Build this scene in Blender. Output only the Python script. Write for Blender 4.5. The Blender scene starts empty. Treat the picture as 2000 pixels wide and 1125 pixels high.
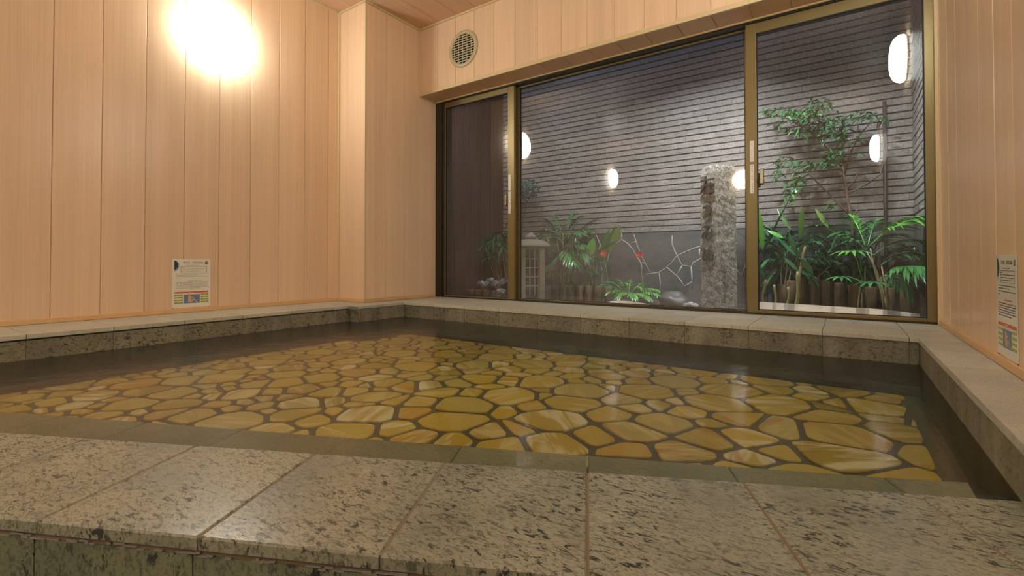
import bpy, bmesh, math, random
from mathutils import Vector, Matrix, noise as mnoise

S = bpy.context.scene
C = S.collection
random.seed(7)
PI = math.pi

# ------------------------------------------------------------------ camera
F_PX, YAW, PITCH, ROLL, PY = 927.58, math.radians(34.846), math.radians(0.888), math.radians(0.046), 497.2
CAMZ = 0.75
_R = Vector((math.cos(YAW), math.sin(YAW), 0))
_F = Vector((-math.sin(YAW)*math.cos(PITCH), math.cos(YAW)*math.cos(PITCH), math.sin(PITCH)))
_U = _R.cross(_F)
_c, _s = math.cos(ROLL), math.sin(ROLL)
cam_d = bpy.data.cameras.new('camera')
cam = bpy.data.objects.new('camera', cam_d)
C.objects.link(cam)
cr = _R*_c - _U*_s
cu = _R*_s + _U*_c
m = Matrix((cr, cu, -_F)).transposed().to_4x4()
m.translation = (0, 0, CAMZ)
cam.matrix_world = m
cam_d.sensor_width = 36
cam_d.lens = 36*F_PX/2000
cam_d.shift_y = -(562.5-PY)/2000
cam_d.clip_start = 0.02
S.camera = cam


def P(x, y, X=None, Y=None, Z=None):
    """a point of the photograph taken back to a known wall, depth or height"""
    dx, dy = x-1000, y-PY
    a, b = _c*dx-_s*dy, _s*dx+_c*dy
    d = _F + _R*(a/F_PX) - _U*(b/F_PX)
    t = X/d.x if X is not None else (Y/d.y if Y is not None else (Z-CAMZ)/d.z)
    return d*t + Vector((0, 0, CAMZ))


# ------------------------------------------------------------------ world and exposure
W = bpy.data.worlds.new('World')
S.world = W
W.use_nodes = True
bg = W.node_tree.nodes['Background']
bg.inputs['Color'].default_value = (0.16, 0.24, 0.48, 1)
bg.inputs['Strength'].default_value = 0.9
S.view_settings.view_transform = 'Standard'
S.view_settings.look = 'None'
S.view_settings.gamma = 1
S.view_settings.use_curve_mapping = False
S.view_settings.exposure = 0.30
S.cycles.use_denoising = True
S.cycles.max_bounces = 8
S.cycles.diffuse_bounces = 5
S.cycles.glossy_bounces = 4
S.cycles.transparent_max_bounces = 12
S.cycles.sample_clamp_indirect = 20
LAMP = 38.0          # radiance of the round lamps' opal shades
LAMP_COL = (0.97, 0.99, 0.92)


def area_light(name, loc, target, size, power, color, size_y=None):
    d = bpy.data.lights.new(name, 'AREA')
    d.shape = 'RECTANGLE'
    d.size = size
    d.size_y = size_y or size
    d.energy = power
    d.color = color
    o = bpy.data.objects.new(name, d)
    C.objects.link(o)
    o.location = loc
    o.rotation_euler = (Vector(target)-Vector(loc)).to_track_quat('-Z', 'Y').to_euler()
    return o


# cool floodlight, plus added fill lights, on the outside of the house wall, just over the window head, tilted down at the bed
fl_ = area_light('garden_floodlight', (-0.78, 3.27, 2.32), (-0.95, 4.0, 0.45), 0.16, 42, (0.84, 0.92, 1.0), 0.12)
fl_.data.spread = math.radians(130)
fl_ = area_light('garden_floodlight', (-2.30, 3.27, 2.40), (-2.3, 3.9, 0.4), 0.22, 18, (0.84, 0.92, 1.0), 0.12)  # added fill light for the fence side of the bed
fl_ = area_light('garden_floodlight', (0.05, 3.27, 2.40), (0.12, 3.7, 0.5), 0.16, 26, (0.84, 0.92, 1.0), 0.12)  # added fill light to brighten the leaves on the right
fl_.data.spread = math.radians(110)


# ------------------------------------------------------------------ helpers
class MB:
    def __init__(self):
        self.v, self.f, self.m, self.c, self.sm = [], [], [], [], []

    def add(self, vs, fs, mi=0, col=(0.5, 0.5, 0.5), smooth=False):
        b = len(self.v)
        self.v += [tuple(p) for p in vs]
        for f in fs:
            self.f.append([b+i for i in f])
            self.m.append(mi)
            self.c.append(col)
            self.sm.append(smooth)

    def box(self, lo, hi, mi=0, col=(0.5, 0.5, 0.5), bev=0.0, M=None):
        x0, y0, z0 = lo
        x1, y1, z1 = hi
        if bev <= 0:
            vs = [Vector(p) for p in ((x0, y0, z0), (x1, y0, z0), (x1, y1, z0), (x0, y1, z0), (x0, y0, z1), (x1, y0, z1), (x1, y1, z1), (x0, y1, z1))]
            fs = [(3, 2, 1, 0), (4, 5, 6, 7), (0, 1, 5, 4), (1, 2, 6, 5), (2, 3, 7, 6), (3, 0, 4, 7)]
        else:
            bm = bmesh.new()
            bmesh.ops.create_cube(bm, size=1)
            for v in bm.verts:
                v.co = Vector((x0+(v.co.x+.5)*(x1-x0), y0+(v.co.y+.5)*(y1-y0), z0+(v.co.z+.5)*(z1-z0)))
            bmesh.ops.bevel(bm, geom=bm.edges[:], offset=bev, segments=2, affect='EDGES', profile=0.5)
            bm.verts.index_update()
            vs = [v.co.copy() for v in bm.verts]
            fs = [[v.index for v in f.verts] for f in bm.faces]
            bm.free()
        if M is not None:
            vs = [M @ v for v in vs]
        self.add(vs, fs, mi, col)

    def prism(self, pts, z0, z1, mi=0, col=(0.5, 0.5, 0.5), bev=0.0, M=None):
        """pts: 2-D polygon, counter-clockwise"""
        n = len(pts)
        if bev > 0:
            ins = inset(pts, bev)
            rings = [(pts, z0), (pts, z1-bev), (ins, z1)]
        else:
            rings = [(pts, z0), (pts, z1)]
        vs, fs = [], []
        for ring, z in rings:
            vs += [Vector((p[0], p[1], z)) for p in ring]
        for k in range(len(rings)-1):
            for i in range(n):
                j = (i+1) % n
                fs.append((k*n+i, k*n+j, (k+1)*n+j, (k+1)*n+i))
        fs.append(list(range((len(rings)-1)*n, len(rings)*n)))
        fs.append(list(range(n))[::-1])
        if M is not None:
            vs = [M @ v for v in vs]
        self.add(vs, fs, mi, col)

    def tube(self, pts, rads, seg=8, mi=0, col=(0.5, 0.5, 0.5)):
        pts = [Vector(p) for p in pts]
        n = len(pts)
        if not hasattr(rads, '__len__'):
            rads = [rads]*n
        vs, fs = [], []
        prev = None
        for i, p in enumerate(pts):
            d = (pts[min(i+1, n-1)]-pts[max(i-1, 0)]).normalized()
            if prev is None:
                a = d.orthogonal().normalized()
            else:
                a = (prev-d*prev.dot(d))
                a = a.normalized() if a.length > 1e-6 else d.orthogonal().normalized()
            prev = a
            b = d.cross(a)
            for k in range(seg):
                t = 2*PI*k/seg
                vs.append(p+(a*math.cos(t)+b*math.sin(t))*rads[i])
        for i in range(n-1):
            for k in range(seg):
                l = (k+1) % seg
                fs.append((i*seg+k, i*seg+l, (i+1)*seg+l, (i+1)*seg+k))
        fs.append(list(range(seg))[::-1])
        fs.append([(n-1)*seg+k for k in range(seg)])
        self.add(vs, fs, mi, col, True)

    def lathe(self, prof, center=(0, 0, 0), seg=32, mi=0, col=(0.5, 0.5, 0.5), M=None, smooth=True):
        vs, fs = [], []
        for r, z in prof:
            for k in range(seg):
                t = 2*PI*k/seg
                vs.append(Vector((r*math.cos(t), r*math.sin(t), z)))
        n = len(prof)
        for i in range(n-1):
            for k in range(seg):
                l = (k+1) % seg
                fs.append((i*seg+k, i*seg+l, (i+1)*seg+l, (i+1)*seg+k))
        fs.append([k for k in range(seg)][::-1])
        fs.append([(n-1)*seg+k for k in range(seg)])
        if M is not None:
            vs = [M @ v for v in vs]
        vs = [v+Vector(center) for v in vs]
        self.add(vs, fs, mi, col, smooth)

    def build(self, name, mats, parent=None, attr=True):
        me = bpy.data.meshes.new(name)
        me.from_pydata(self.v, [], self.f)
        if not isinstance(mats, (list, tuple)):
            mats = [mats]
        for mt in mats:
            me.materials.append(mt)
        me.polygons.foreach_set('material_index', self.m)
        me.polygons.foreach_set('use_smooth', self.sm)
        if attr:
            at = me.color_attributes.new('tone', 'FLOAT_COLOR', 'CORNER')
            data = []
            for f, c in zip(self.f, self.c):
                data += [c[0], c[1], c[2], 1.0]*len(f)
            at.data.foreach_set('color', data)
        me.update()
        o = bpy.data.objects.new(name, me)
        C.objects.link(o)
        if parent is not None:
            o.parent = parent
            o.matrix_parent_inverse = Matrix.Identity(4)
            if any(abs(c) > 1e-9 for c in parent.location):
                off = parent.location
                for v in me.vertices:
                    v.co -= off
        return o


def inset(pts, d):
    n = len(pts)
    out = []
    for i in range(n):
        p0, p1, p2 = Vector(pts[i-1][:2]), Vector(pts[i][:2]), Vector(pts[(i+1) % n][:2])
        e1, e2 = (p1-p0).normalized(), (p2-p1).normalized()
        n1, n2 = Vector((-e1.y, e1.x)), Vector((-e2.y, e2.x))
        b = (n1+n2)
        if b.length < 1e-6:
            b = n1
        b.normalize()
        k = d/max(0.35, b.dot(n1))
        out.append((p1.x+b.x*k, p1.y+b.y*k))
    return out


def thing(name, label, cat, loc=(0, 0, 0), group=None):
    o = bpy.data.objects.new(name, None)
    o.empty_display_size = 0.05
    C.objects.link(o)
    o.location = loc
    o['label'] = label
    o['category'] = cat
    if group:
        o['group'] = group
    return o


def tag(o, label, cat, group=None, kind=None):
    o['label'] = label
    o['category'] = cat
    if group:
        o['group'] = group
    if kind:
        o['kind'] = kind
    return o


def struct(o, label=None):
    o['kind'] = 'structure'
    if label:
        o['label'] = label
        o['category'] = {'wal': 'wall', 'flo': 'floor', 'cei': 'ceiling', 'win': 'window', 'bas': 'baseboard', 'tri': 'trim'}[o.name[:3]]
    return o


def rc():
    return (random.random(), random.random(), random.random())


# ------------------------------------------------------------------ material helpers
def mat(name):
    mt = bpy.data.materials.new(name)
    mt.use_nodes = True
    nt = mt.node_tree
    return mt, nt, nt.nodes, nt.links, nt.nodes['Principled BSDF']


def node(nt, typ, **kw):
    n = nt.nodes.new(typ)
    for k, v in kw.items():
        if k.startswith('i_'):
            n.inputs[k[2:].replace('_', ' ')].default_value = v
        else:
            setattr(n, k, v)
    return n


def ramp(nt, stops, src=None, interp='LINEAR'):
    r = nt.nodes.new('ShaderNodeValToRGB')
    r.color_ramp.interpolation = interp
    el = r.color_ramp.elements
    while len(el) < len(stops):
        el.new(0.5)
    for e, (p, c) in zip(el, stops):
        e.position = p
        e.color = (c[0], c[1], c[2], 1) if hasattr(c, '__len__') else (c, c, c, 1)
    if src is not None:
        nt.links.new(src, r.inputs[0])
    return r


def mixc(nt, fac, a, b, blend='MIX'):
    n = nt.nodes.new('ShaderNodeMix')
    n.data_type = 'RGBA'
    n.blend_type = blend
    L = nt.links
    for sock, v in ((0, fac), (6, a), (7, b)):
        if hasattr(v, 'is_linked') or hasattr(v, 'links'):
            L.new(v, n.inputs[sock])
        elif sock == 0:
            n.inputs[0].default_value = v
        else:
            n.inputs[sock].default_value = (v[0], v[1], v[2], 1)
    return n.outputs[2]


def math_n(nt, op, a, b=None, c=None, clamp=False):
    n = nt.nodes.new('ShaderNodeMath')
    n.operation = op
    n.use_clamp = clamp
    for i, v in enumerate((a, b, c)):
        if v is None:
            continue
        if hasattr(v, 'links'):
            nt.links.new(v, n.inputs[i])
        else:
            n.inputs[i].default_value = v
    return n.outputs[0]


def coords(nt, scale=(1, 1, 1), rot=(0, 0, 0), tone_shift=0.0):
    tc = nt.nodes.new('ShaderNodeTexCoord')
    mp = nt.nodes.new('ShaderNodeMapping')
    mp.inputs['Scale'].default_value = scale
    mp.inputs['Rotation'].default_value = rot
    src = tc.outputs['Object']
    if tone_shift:
        at = node(nt, 'ShaderNodeAttribute', attribute_name='tone')
        ad = node(nt, 'ShaderNodeVectorMath', operation='MULTIPLY_ADD')
        ad.inputs[1].default_value = (tone_shift,)*3
        nt.links.new(at.outputs['Vector'], ad.inputs[0])
        nt.links.new(src, ad.inputs[2])
        src = ad.outputs[0]
    nt.links.new(src, mp.inputs['Vector'])
    return mp.outputs[0]


def noise_t(nt, vec, scale, detail=3, rough=0.5, dist=0.0):
    n = nt.nodes.new('ShaderNodeTexNoise')
    n.inputs['Scale'].default_value = scale
    n.inputs['Detail'].default_value = detail
    n.inputs['Roughness'].default_value = rough
    n.inputs['Distortion'].default_value = dist
    nt.links.new(vec, n.inputs['Vector'])
    return n.outputs[0]


def bump(nt, h, strength=0.3, dist=0.01, normal=None):
    b = nt.nodes.new('ShaderNodeBump')
    b.inputs['Strength'].default_value = strength
    b.inputs['Distance'].default_value = dist
    nt.links.new(h, b.inputs['Height'])
    if normal is not None:
        nt.links.new(normal, b.inputs['Normal'])
    return b.outputs[0]


def simple(name, col, rough=0.5, metal=0.0, spec=0.5, coat=0.0):
    mt, nt, N, L, b = mat(name)
    b.inputs['Base Color'].default_value = (*col, 1)
    b.inputs['Roughness'].default_value = rough
    b.inputs['Metallic'].default_value = metal
    b.inputs['Specular IOR Level'].default_value = spec
    b.inputs['Coat Weight'].default_value = coat
    return mt


def wood_panel(name, base, dark, stretch, rough=0.30):
    mt, nt, N, L, b = mat(name)
    v = coords(nt, stretch, tone_shift=3.0)
    fine = noise_t(nt, v, 1.0, 4, 0.6)
    broad = noise_t(nt, coords(nt, tuple(s*0.12 for s in stretch), tone_shift=3.0), 1.0, 2, 0.5)
    f = ramp(nt, [(0.25, 0.0), (0.8, 1.0)], fine)
    col = mixc(nt, f.outputs[0], base, dark)
    at = node(nt, 'ShaderNodeAttribute', attribute_name='tone')
    sep = node(nt, 'ShaderNodeSeparateColor')
    L.new(at.outputs['Color'], sep.inputs[0])
    br = math_n(nt, 'MULTIPLY_ADD', sep.outputs[0], 0.10, 0.93)
    br2 = math_n(nt, 'MULTIPLY_ADD', broad, 0.22, -0.11)
    br = math_n(nt, 'ADD', br, br2)
    vm = node(nt, 'ShaderNodeVectorMath', operation='SCALE')
    L.new(col, vm.inputs[0])
    L.new(br, vm.inputs['Scale'])
    L.new(vm.outputs[0], b.inputs['Base Color'])
    b.inputs['Roughness'].default_value = rough
    b.inputs['Specular IOR Level'].default_value = 0.28
    L.new(bump(nt, fine, 0.10, 0.002), b.inputs['Normal'])
    return mt


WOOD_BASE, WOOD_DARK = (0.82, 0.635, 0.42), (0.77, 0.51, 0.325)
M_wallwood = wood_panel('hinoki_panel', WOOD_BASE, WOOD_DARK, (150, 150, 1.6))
M_ceilwood = wood_panel('hinoki_ceiling', (0.70, 0.46, 0.30), (0.62, 0.37, 0.23), (150, 1.6, 150), 0.4)  # ceiling shading put into a deeper orange than the wall boards
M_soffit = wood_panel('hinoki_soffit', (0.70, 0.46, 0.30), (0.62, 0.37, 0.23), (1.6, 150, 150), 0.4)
M_groove = simple('groove_backing', (0.42, 0.22, 0.10), 0.6)
M_trim = simple('olive_beige_trim', (0.66, 0.53, 0.30), 0.38)
M_skirt = wood_panel('skirting_wood', (0.76, 0.50, 0.25), (0.70, 0.42, 0.19), (1.5, 1.5, 150), 0.35)


def stone_mat(name, light, mid, dark, fleck_rot=(0, 0, 0.5), stretch=(1, 3.2, 1), rough=0.32, speck=0.5, wet=0.0, dirt=0.0):
    mt, nt, N, L, b = mat(name)
    v = coords(nt, (1, 1, 1), tone_shift=6.0)
    vs = coords(nt, stretch, fleck_rot, tone_shift=6.0)
    cloud = noise_t(nt, v, 5.5, 3, 0.6)
    grain = noise_t(nt, v, 170, 2, 0.7)
    col = mixc(nt, ramp(nt, [(0.33, 0.0), (0.68, 1.0)], cloud).outputs[0], light, mid)
    g = ramp(nt, [(0.38, 0.0), (0.62, 1.0)], grain)
    col = mixc(nt, math_n(nt, 'MULTIPLY', g.outputs[0], 0.30), col, tuple(c*0.45 for c in light))
    # small elongated dark flecks
    fl = noise_t(nt, vs, 46, 4, 0.72, 0.6)
    gate = noise_t(nt, v, 9, 2, 0.5)
    flm = ramp(nt, [(0.53, 0.0), (0.61, 1.0)], fl)
    fl2 = noise_t(nt, vs, 85, 3, 0.7, 0.5)
    col = mixc(nt, math_n(nt, 'MULTIPLY', ramp(nt, [(0.52, 0.0), (0.60, 1.0)], fl2).outputs[0], 0.55*speck, clamp=True), col, tuple(c*1.6 for c in dark))
    gm = ramp(nt, [(0.36, 0.30), (0.64, 1.0)], gate)
    k = math_n(nt, 'MULTIPLY', flm.outputs[0], gm.outputs[0])
    col = mixc(nt, math_n(nt, 'MULTIPLY', k, speck*1.3, clamp=True), col, dark)
    # bigger scattered blotches
    bl = noise_t(nt, vs, 9.5, 6, 0.75, 1.2)
    bm_ = ramp(nt, [(0.655, 0.0), (0.71, 1.0)], bl)
    bk = mixc(nt, noise_t(nt, v, 2.3, 2), tuple(c*0.9 for c in dark), (0.16, 0.10, 0.055))
    col = mixc(nt, math_n(nt, 'MULTIPLY', bm_.outputs[0], 0.7), col, bk)
    if dirt:
        st = noise_t(nt, coords(nt, (9, 9, 1.2)), 1.5, 4, 0.6)
        col = mixc(nt, math_n(nt, 'MULTIPLY', ramp(nt, [(0.45, 0.0), (0.7, 1.0)], st).outputs[0], dirt), col, (0.42, 0.40, 0.34))
    at = node(nt, 'ShaderNodeAttribute', attribute_name='tone')
    sep = node(nt, 'ShaderNodeSeparateColor')
    L.new(at.outputs['Color'], sep.inputs[0])
    br = math_n(nt, 'MULTIPLY_ADD', sep.outputs[1], 0.16, 0.92)
    vm = node(nt, 'ShaderNodeVectorMath', operation='SCALE')
    L.new(col, vm.inputs[0])
    L.new(br, vm.inputs['Scale'])
    L.new(vm.outputs[0], b.inputs['Base Color'])
    rr = math_n(nt, 'MULTIPLY_ADD', cloud, 0.25, rough-0.12)
    L.new(rr, b.inputs['Roughness'])
    b.inputs['Specular IOR Level'].default_value = 0.5
    L.new(bump(nt, math_n(nt, 'ADD', grain, fl), 0.12, 0.002), b.inputs['Normal'])
    return mt


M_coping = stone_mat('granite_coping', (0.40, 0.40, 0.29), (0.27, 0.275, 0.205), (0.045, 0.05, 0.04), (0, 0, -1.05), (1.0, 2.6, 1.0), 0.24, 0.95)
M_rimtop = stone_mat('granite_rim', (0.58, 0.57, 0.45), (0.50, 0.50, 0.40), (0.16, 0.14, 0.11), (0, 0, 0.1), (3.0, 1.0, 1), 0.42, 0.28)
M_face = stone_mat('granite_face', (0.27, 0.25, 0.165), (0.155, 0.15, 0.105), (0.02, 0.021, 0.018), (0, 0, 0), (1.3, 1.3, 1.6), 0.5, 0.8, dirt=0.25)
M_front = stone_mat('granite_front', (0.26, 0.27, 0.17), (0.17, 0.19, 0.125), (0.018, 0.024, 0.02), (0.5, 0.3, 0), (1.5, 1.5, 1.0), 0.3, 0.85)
M_under = stone_mat('submerged_stone', (0.42, 0.44, 0.34), (0.30, 0.33, 0.26), (0.10, 0.10, 0.08), (0, 0, 0.5), (1, 3, 1), 0.5, 0.3)
M_lining = stone_mat('wet_lining_stone', (0.060, 0.065, 0.032), (0.035, 0.042, 0.022), (0.02, 0.02, 0.015), (0, 0, 0), (1.5, 1.5, 1.5), 0.6, 0.4)  # weaker light under water put into the dark stone colour
M_joint = simple('tan_joint_mortar', (0.22, 0.16, 0.09), 0.8)
M_jointg = simple('grey_joint_mortar', (0.22, 0.21, 0.17), 0.85)
M_scale = simple('white_scale_deposit', (0.30, 0.27, 0.22), 0.6)

M_bronze = simple('bronze_anodised', (0.24, 0.185, 0.075), 0.38, 0.5)
M_bronze_d = simple('dark_bronze', (0.045, 0.038, 0.024), 0.40, 0.4)  # bronze darkened to carry the outer frame's shade; latches share it
M_gasket = simple('black_gasket', (0.012, 0.012, 0.012), 0.6)
M_paper = simple('laminated_paper', (0.80, 0.79, 0.68), 0.25)
M_ink = simple('black_ink', (0.03, 0.03, 0.03), 0.35)
M_inkred = simple('red_ink', (0.62, 0.07, 0.03), 0.35)
M_inkbar = simple('orange_red_ink', (0.70, 0.14, 0.05), 0.35)
M_inkgreen = simple('olive_ink', (0.30, 0.36, 0.08), 0.35)
M_inkblue = simple('steel_blue_ink', (0.14, 0.25, 0.40), 0.35)
M_inkdark = simple('slate_ink', (0.03, 0.06, 0.09), 0.35)
M_inkgrey = simple('pale_blue_ink', (0.32, 0.40, 0.50), 0.35)
M_inkskin = simple('skin_orange_ink', (0.82, 0.42, 0.20), 0.35)
M_inkpale = simple('pale_yellow_ink', (0.74, 0.76, 0.45), 0.4)
M_sticker = simple('white_sticker', (0.85, 0.83, 0.76), 0.4)

M_shade = bpy.data.materials.new('opal_lamp_shade')
M_shade.use_nodes = True
_nt = M_shade.node_tree
_nt.nodes.remove(_nt.nodes['Principled BSDF'])
_e = _nt.nodes.new('ShaderNodeEmission')
_e.inputs['Color'].default_value = (*LAMP_COL, 1)
_e.inputs['Strength'].default_value = LAMP
_nt.links.new(_e.outputs[0], _nt.nodes['Material Output'].inputs[0])
M_lampbase = simple('white_lamp_base', (0.85, 0.84, 0.80), 0.35)

# ------------------------------------------------------------------ room shell
XL, XB, XR = -3.300, -2.9777, 0.390
YS, YK, YW = 2.3177, 2.8836, 3.0816
ZR = CAMZ-0.3074
ZC = CAMZ+2.0002
ZS = CAMZ+1.423
ZW = CAMZ-0.4171
YREAR = -2.80
G = 0.0014


def boards(name, origin, u, nrm, up, edges, h0, h1, material, thick=0.012, backing=True):
    """tongue-and-groove boards: edges = groove positions along u; a chamfered board between each pair"""
    mb = MB()
    o, u, nrm, up = Vector(origin), Vector(u), Vector(nrm), Vector(up)
    for a, b_ in zip(edges[:-1], edges[1:]):
        c = 0.0025
        g = G/2
        t = random.uniform(-0.0006, 0.0006)
        mid = (a+b_)/2
        prof = [(a+g, -thick), (a+g, -c), (a+g+c, t), (a+(b_-a)*.25, 0.0007+t*.5), (mid, 0.0010), (b_-(b_-a)*.25, 0.0007-t*.5), (b_-g-c, -t), (b_-g, -c), (b_-g, -thick)]
        n = len(prof)
        vs = []
        for h in (h0, h1):
            for (s, d) in prof:
                vs.append(o+u*s+nrm*d+up*h)
        fs = [(i, (i+1) % n, n+(i+1) % n, n+i) for i in range(n)]
        fs.append(list(range(n))[::-1])
        fs.append([n+i for i in range(n)])
        mb.add(vs, fs, 0, rc())
        for k in range(len(mb.f)-len(fs), len(mb.f)-2):
            mb.sm[k] = False
    if backing:
        a, b_ = edges[0], edges[-1]
        vs = []
        for h in (h0, h1):
            for s, d in ((a, -thick), (b_, -thick), (b_, -thick-0.05), (a, -thick-0.05)):
                vs.append(o+u*s+nrm*d+up*h)
        mb.add(vs, [(0, 1, 5, 4), (1, 2, 6, 5), (2, 3, 7, 6), (3, 0, 4, 7), (3, 2, 1, 0), (4, 5, 6, 7)], 1)
    return mb.build(name, [material, M_groove])


def grooves(anchor, pitch, lo, hi):
    k = math.ceil((lo-anchor)/pitch-1e-6)
    e = []
    while anchor+k*pitch < hi-0.02:
        if anchor+k*pitch > lo+0.02:
            e.append(anchor+k*pitch)
        k += 1
    return [lo]+e+[hi]


up = (0, 0, 1)
struct(boards('wall_left', (XL, 0, 0), (0, 1, 0), (1, 0, 0), up, grooves(0.641, 0.1975, YREAR, YS), 0, ZC, M_wallwood), 'salmon pink wood-panelled wall on the left with the round lamp')
struct(boards('wall_left_recess', (0, YS, 0), (1, 0, 0), (0, -1, 0), up, [XL, -3.196, XB], 0, ZC, M_wallwood), 'narrow panelled return of the left wall pillar')
struct(boards('wall_left_pillar', (XB, 0, 0), (0, 1, 0), (1, 0, 0), up, [YS, 2.5218, 2.712, 2.905, YW+0.12], 0, ZC, M_wallwood), 'panelled pillar side between left wall and window')
struct(boards('wall_back', (0, YK, 0), (1, 0, 0), (0, -1, 0), up, grooves(-2.762, 0.1955, XB, XR), ZS+0.014, ZC, M_wallwood), 'panelled bulkhead over the window')
struct(boards('wall_right', (XR, 0, 0), (0, 1, 0), (-1, 0, 0), up, grooves(2.8445, 0.1965, YREAR, YW), 0, ZC, M_wallwood), 'panelled wall on the right')
struct(boards('wall_rear', (0, YREAR, 0), (1, 0, 0), (0, 1, 0), up, grooves(-2.762, 0.1955, XL, XR), 1.55, ZC, M_wallwood))
mb = MB()
for i in range(13):
    for j in range(5):
        mb.box((XL+i*0.284+0.0015, YREAR-0.02, j*0.31+0.0015), (XL+(i+1)*0.284-0.0015, YREAR+0.006, (j+1)*0.31-0.0015), 0, rc())
mb.box((XL, YREAR-0.06, 0), (XR, YREAR+0.002, 1.549), 1)
struct(mb.build('wall_rear_dado', [M_front, M_jointg]))  # unseen dark tiling, invented to weaken room reflections in the glass
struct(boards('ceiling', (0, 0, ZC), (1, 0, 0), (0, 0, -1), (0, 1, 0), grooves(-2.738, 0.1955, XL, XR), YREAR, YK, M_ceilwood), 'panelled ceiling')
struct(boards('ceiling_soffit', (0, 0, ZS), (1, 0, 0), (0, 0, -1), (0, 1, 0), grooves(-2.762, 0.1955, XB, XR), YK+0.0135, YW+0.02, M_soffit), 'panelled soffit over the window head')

mb = MB()
mb.box((XB-0.35, YK+0.0630, ZS+0.0625), (XR+0.1, YW+0.20, ZC+0.1), 0)
mb.box((XL-0.1, YW+0.12, -0.1), (XB-0.01, YW+0.20, ZC+0.1), 0)
mb.box((XR+0.062, YW, -0.1), (XR+0.2, YW+0.20, ZC+0.1), 0)
mb.box((XB-0.01, YW+0.05, -0.1), (XR+0.062, YW+0.12, ZR-0.03), 0)
struct(mb.build('wall_outer', simple('outer_render', (0.22, 0.20, 0.18), 0.9)))

# floor of the washing area in front of the tub
mb = MB()
for i in range(13):
    for j in range(13):
        x0, y0 = XL+i*0.30, YREAR+j*0.30
        if x0 < XR and y0 < 0.55:
            mb.box((x0+0.002, y0+0.002, -0.02), (min(x0+0.298, XR), y0+0.298, 0.0), 0, rc())
mb.box((XL, YREAR, -0.08), (XR, 0.9, -0.004), 1)
struct(mb.build('floor', [M_front, M_jointg]))

# trims: corner beads, cornices, soffit edge, skirting
ZSK0, ZSK1 = ZR+0.001, ZR+0.026
n_trim = 0


def trim(lo, hi, material=M_trim, bev=0.0015, label=None):
    global n_trim
    n_trim += 1
    b_ = MB()
    b_.box(lo, hi, 0, rc(), bev)
    return struct(b_.build('trim_%d' % n_trim, material), label)


t_ = 0.014
trim((XL, YS-t_, ZSK1), (XL+t_, YS, ZC), label='beige corner bead in the left recess')
trim((XB-0.002, YS-0.003, ZSK1), (XB+0.0035, YS+0.012, ZC), label='beige bead on the pillar edge')
trim((XB, YK-0.008, ZS), (XB+0.008, YK, ZC), label='beige corner bead beside the bulkhead')
trim((XR-0.014, YW-0.022, ZSK0), (XR, YW-0.004, ZS), label='beige bead between window and right wall')
ct = 0.014
trim((XL, YREAR, ZC-ct), (XL+ct, YS, ZC), label='beige cornice strip over the left wall')
trim((XL, YS-ct, ZC-ct), (XB, YS, ZC), label='beige cornice strip over the recess')
trim((XB, YS-ct, ZC-ct), (XB+ct, YK, ZC), label='beige cornice strip over the pillar')
trim((XB, YK-ct, ZC-ct), (XR, YK, ZC), label='beige cornice strip over the bulkhead')
trim((XR-ct, YREAR, ZC-ct), (XR, YK, ZC), label='beige cornice strip over the right wall')
trim((XB, YK-0.006, ZS-0.002), (XR, YK+0.012, ZS+0.026), label='pale edge strip along the bottom of the bulkhead')
trim((XB, YW-0.014, ZS-0.010), (XR, YW, ZS), label='pale strip between soffit and window head')
trim((XB, YK-0.003, ZS-0.010), (XB+0.008, YW, ZS-0.001), label='pale strip under the soffit on the pillar')


def skirt(name, lo, hi, label):
    b_ = MB()
    b_.box(lo, hi, 0, rc(), 0.002)
    return struct(b_.build(name, M_skirt), label)


skirt('baseboard_left', (XL, -0.6, ZSK0), (XL+0.012, YS-0.012, ZSK1), 'thin wooden skirting along the left wall')
skirt('baseboard_recess', (XL, YS-0.012, ZSK0), (XB+0.010, YS, ZSK1), 'thin wooden skirting in the recess')
skirt('baseboard_pillar', (XB, YS, ZSK0), (XB+0.010, YW-0.03, ZSK1), 'thin wooden skirting on the pillar')
skirt('baseboard_right', (XR-0.012, 0.95, ZSK0), (XR, YW-0.022, ZSK1), 'thin wooden skirting along the right wall')

# ------------------------------------------------------------------ stone tub
tub = thing('stone_bathtub', 'built-in granite bathtub with mosaic flagstone floor, filled with water', 'bathtub', (-1.3, 1.3, 0))
XF, XFB, XFR = -2.8674, -2.762, 0.2518       # pool faces
YRS, YRB = 2.0987, 2.5205
ES, E0 = 0.485, 1.0665                        # near edge: y = E0 + ES x
ed = Vector((1, ES, 0)).normalized()          # along the near edge
en = Vector((-ed.y, ed.x, 0))                 # towards the pool
O0 = Vector((0, E0, 0))
SL = 0.020


def nslab(mb, x0, x1, y0, y1, z0, z1, mi=0, bev=0.002, xmin=XL+0.002, xmax=XR-0.002):
    # slab given in the near edge's own frame, cut off square where it meets the side walls
    q = [(x0, y0), (x1, y0), (x1, y1), (x0, y1)]
    w = [(p.x, p.y) for p in (Mn @ Vector((a, b_, 0)) for a, b_ in q)]
    w = clip(w, xmax, 0, 1, 0)
    if len(w) > 2:
        w = clip(w, xmin, 0, -1, 0)
    if len(w) > 2:
        mb.prism(w, z0, z1, mi, rc(), bev)


def clip(poly, px, py, nx, ny):
    out = []
    for i in range(len(poly)):
        a, b_ = poly[i], poly[(i+1) % len(poly)]
        da = (a[0]-px)*nx+(a[1]-py)*ny
        db = (b_[0]-px)*nx+(b_[1]-py)*ny
        if da <= 0:
            out.append(a)
        if (da < 0 < db) or (db < 0 < da):
            t = da/(da-db)
            out.append((a[0]+(b_[0]-a[0])*t, a[1]+(b_[1]-a[1])*t))
    return out


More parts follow.
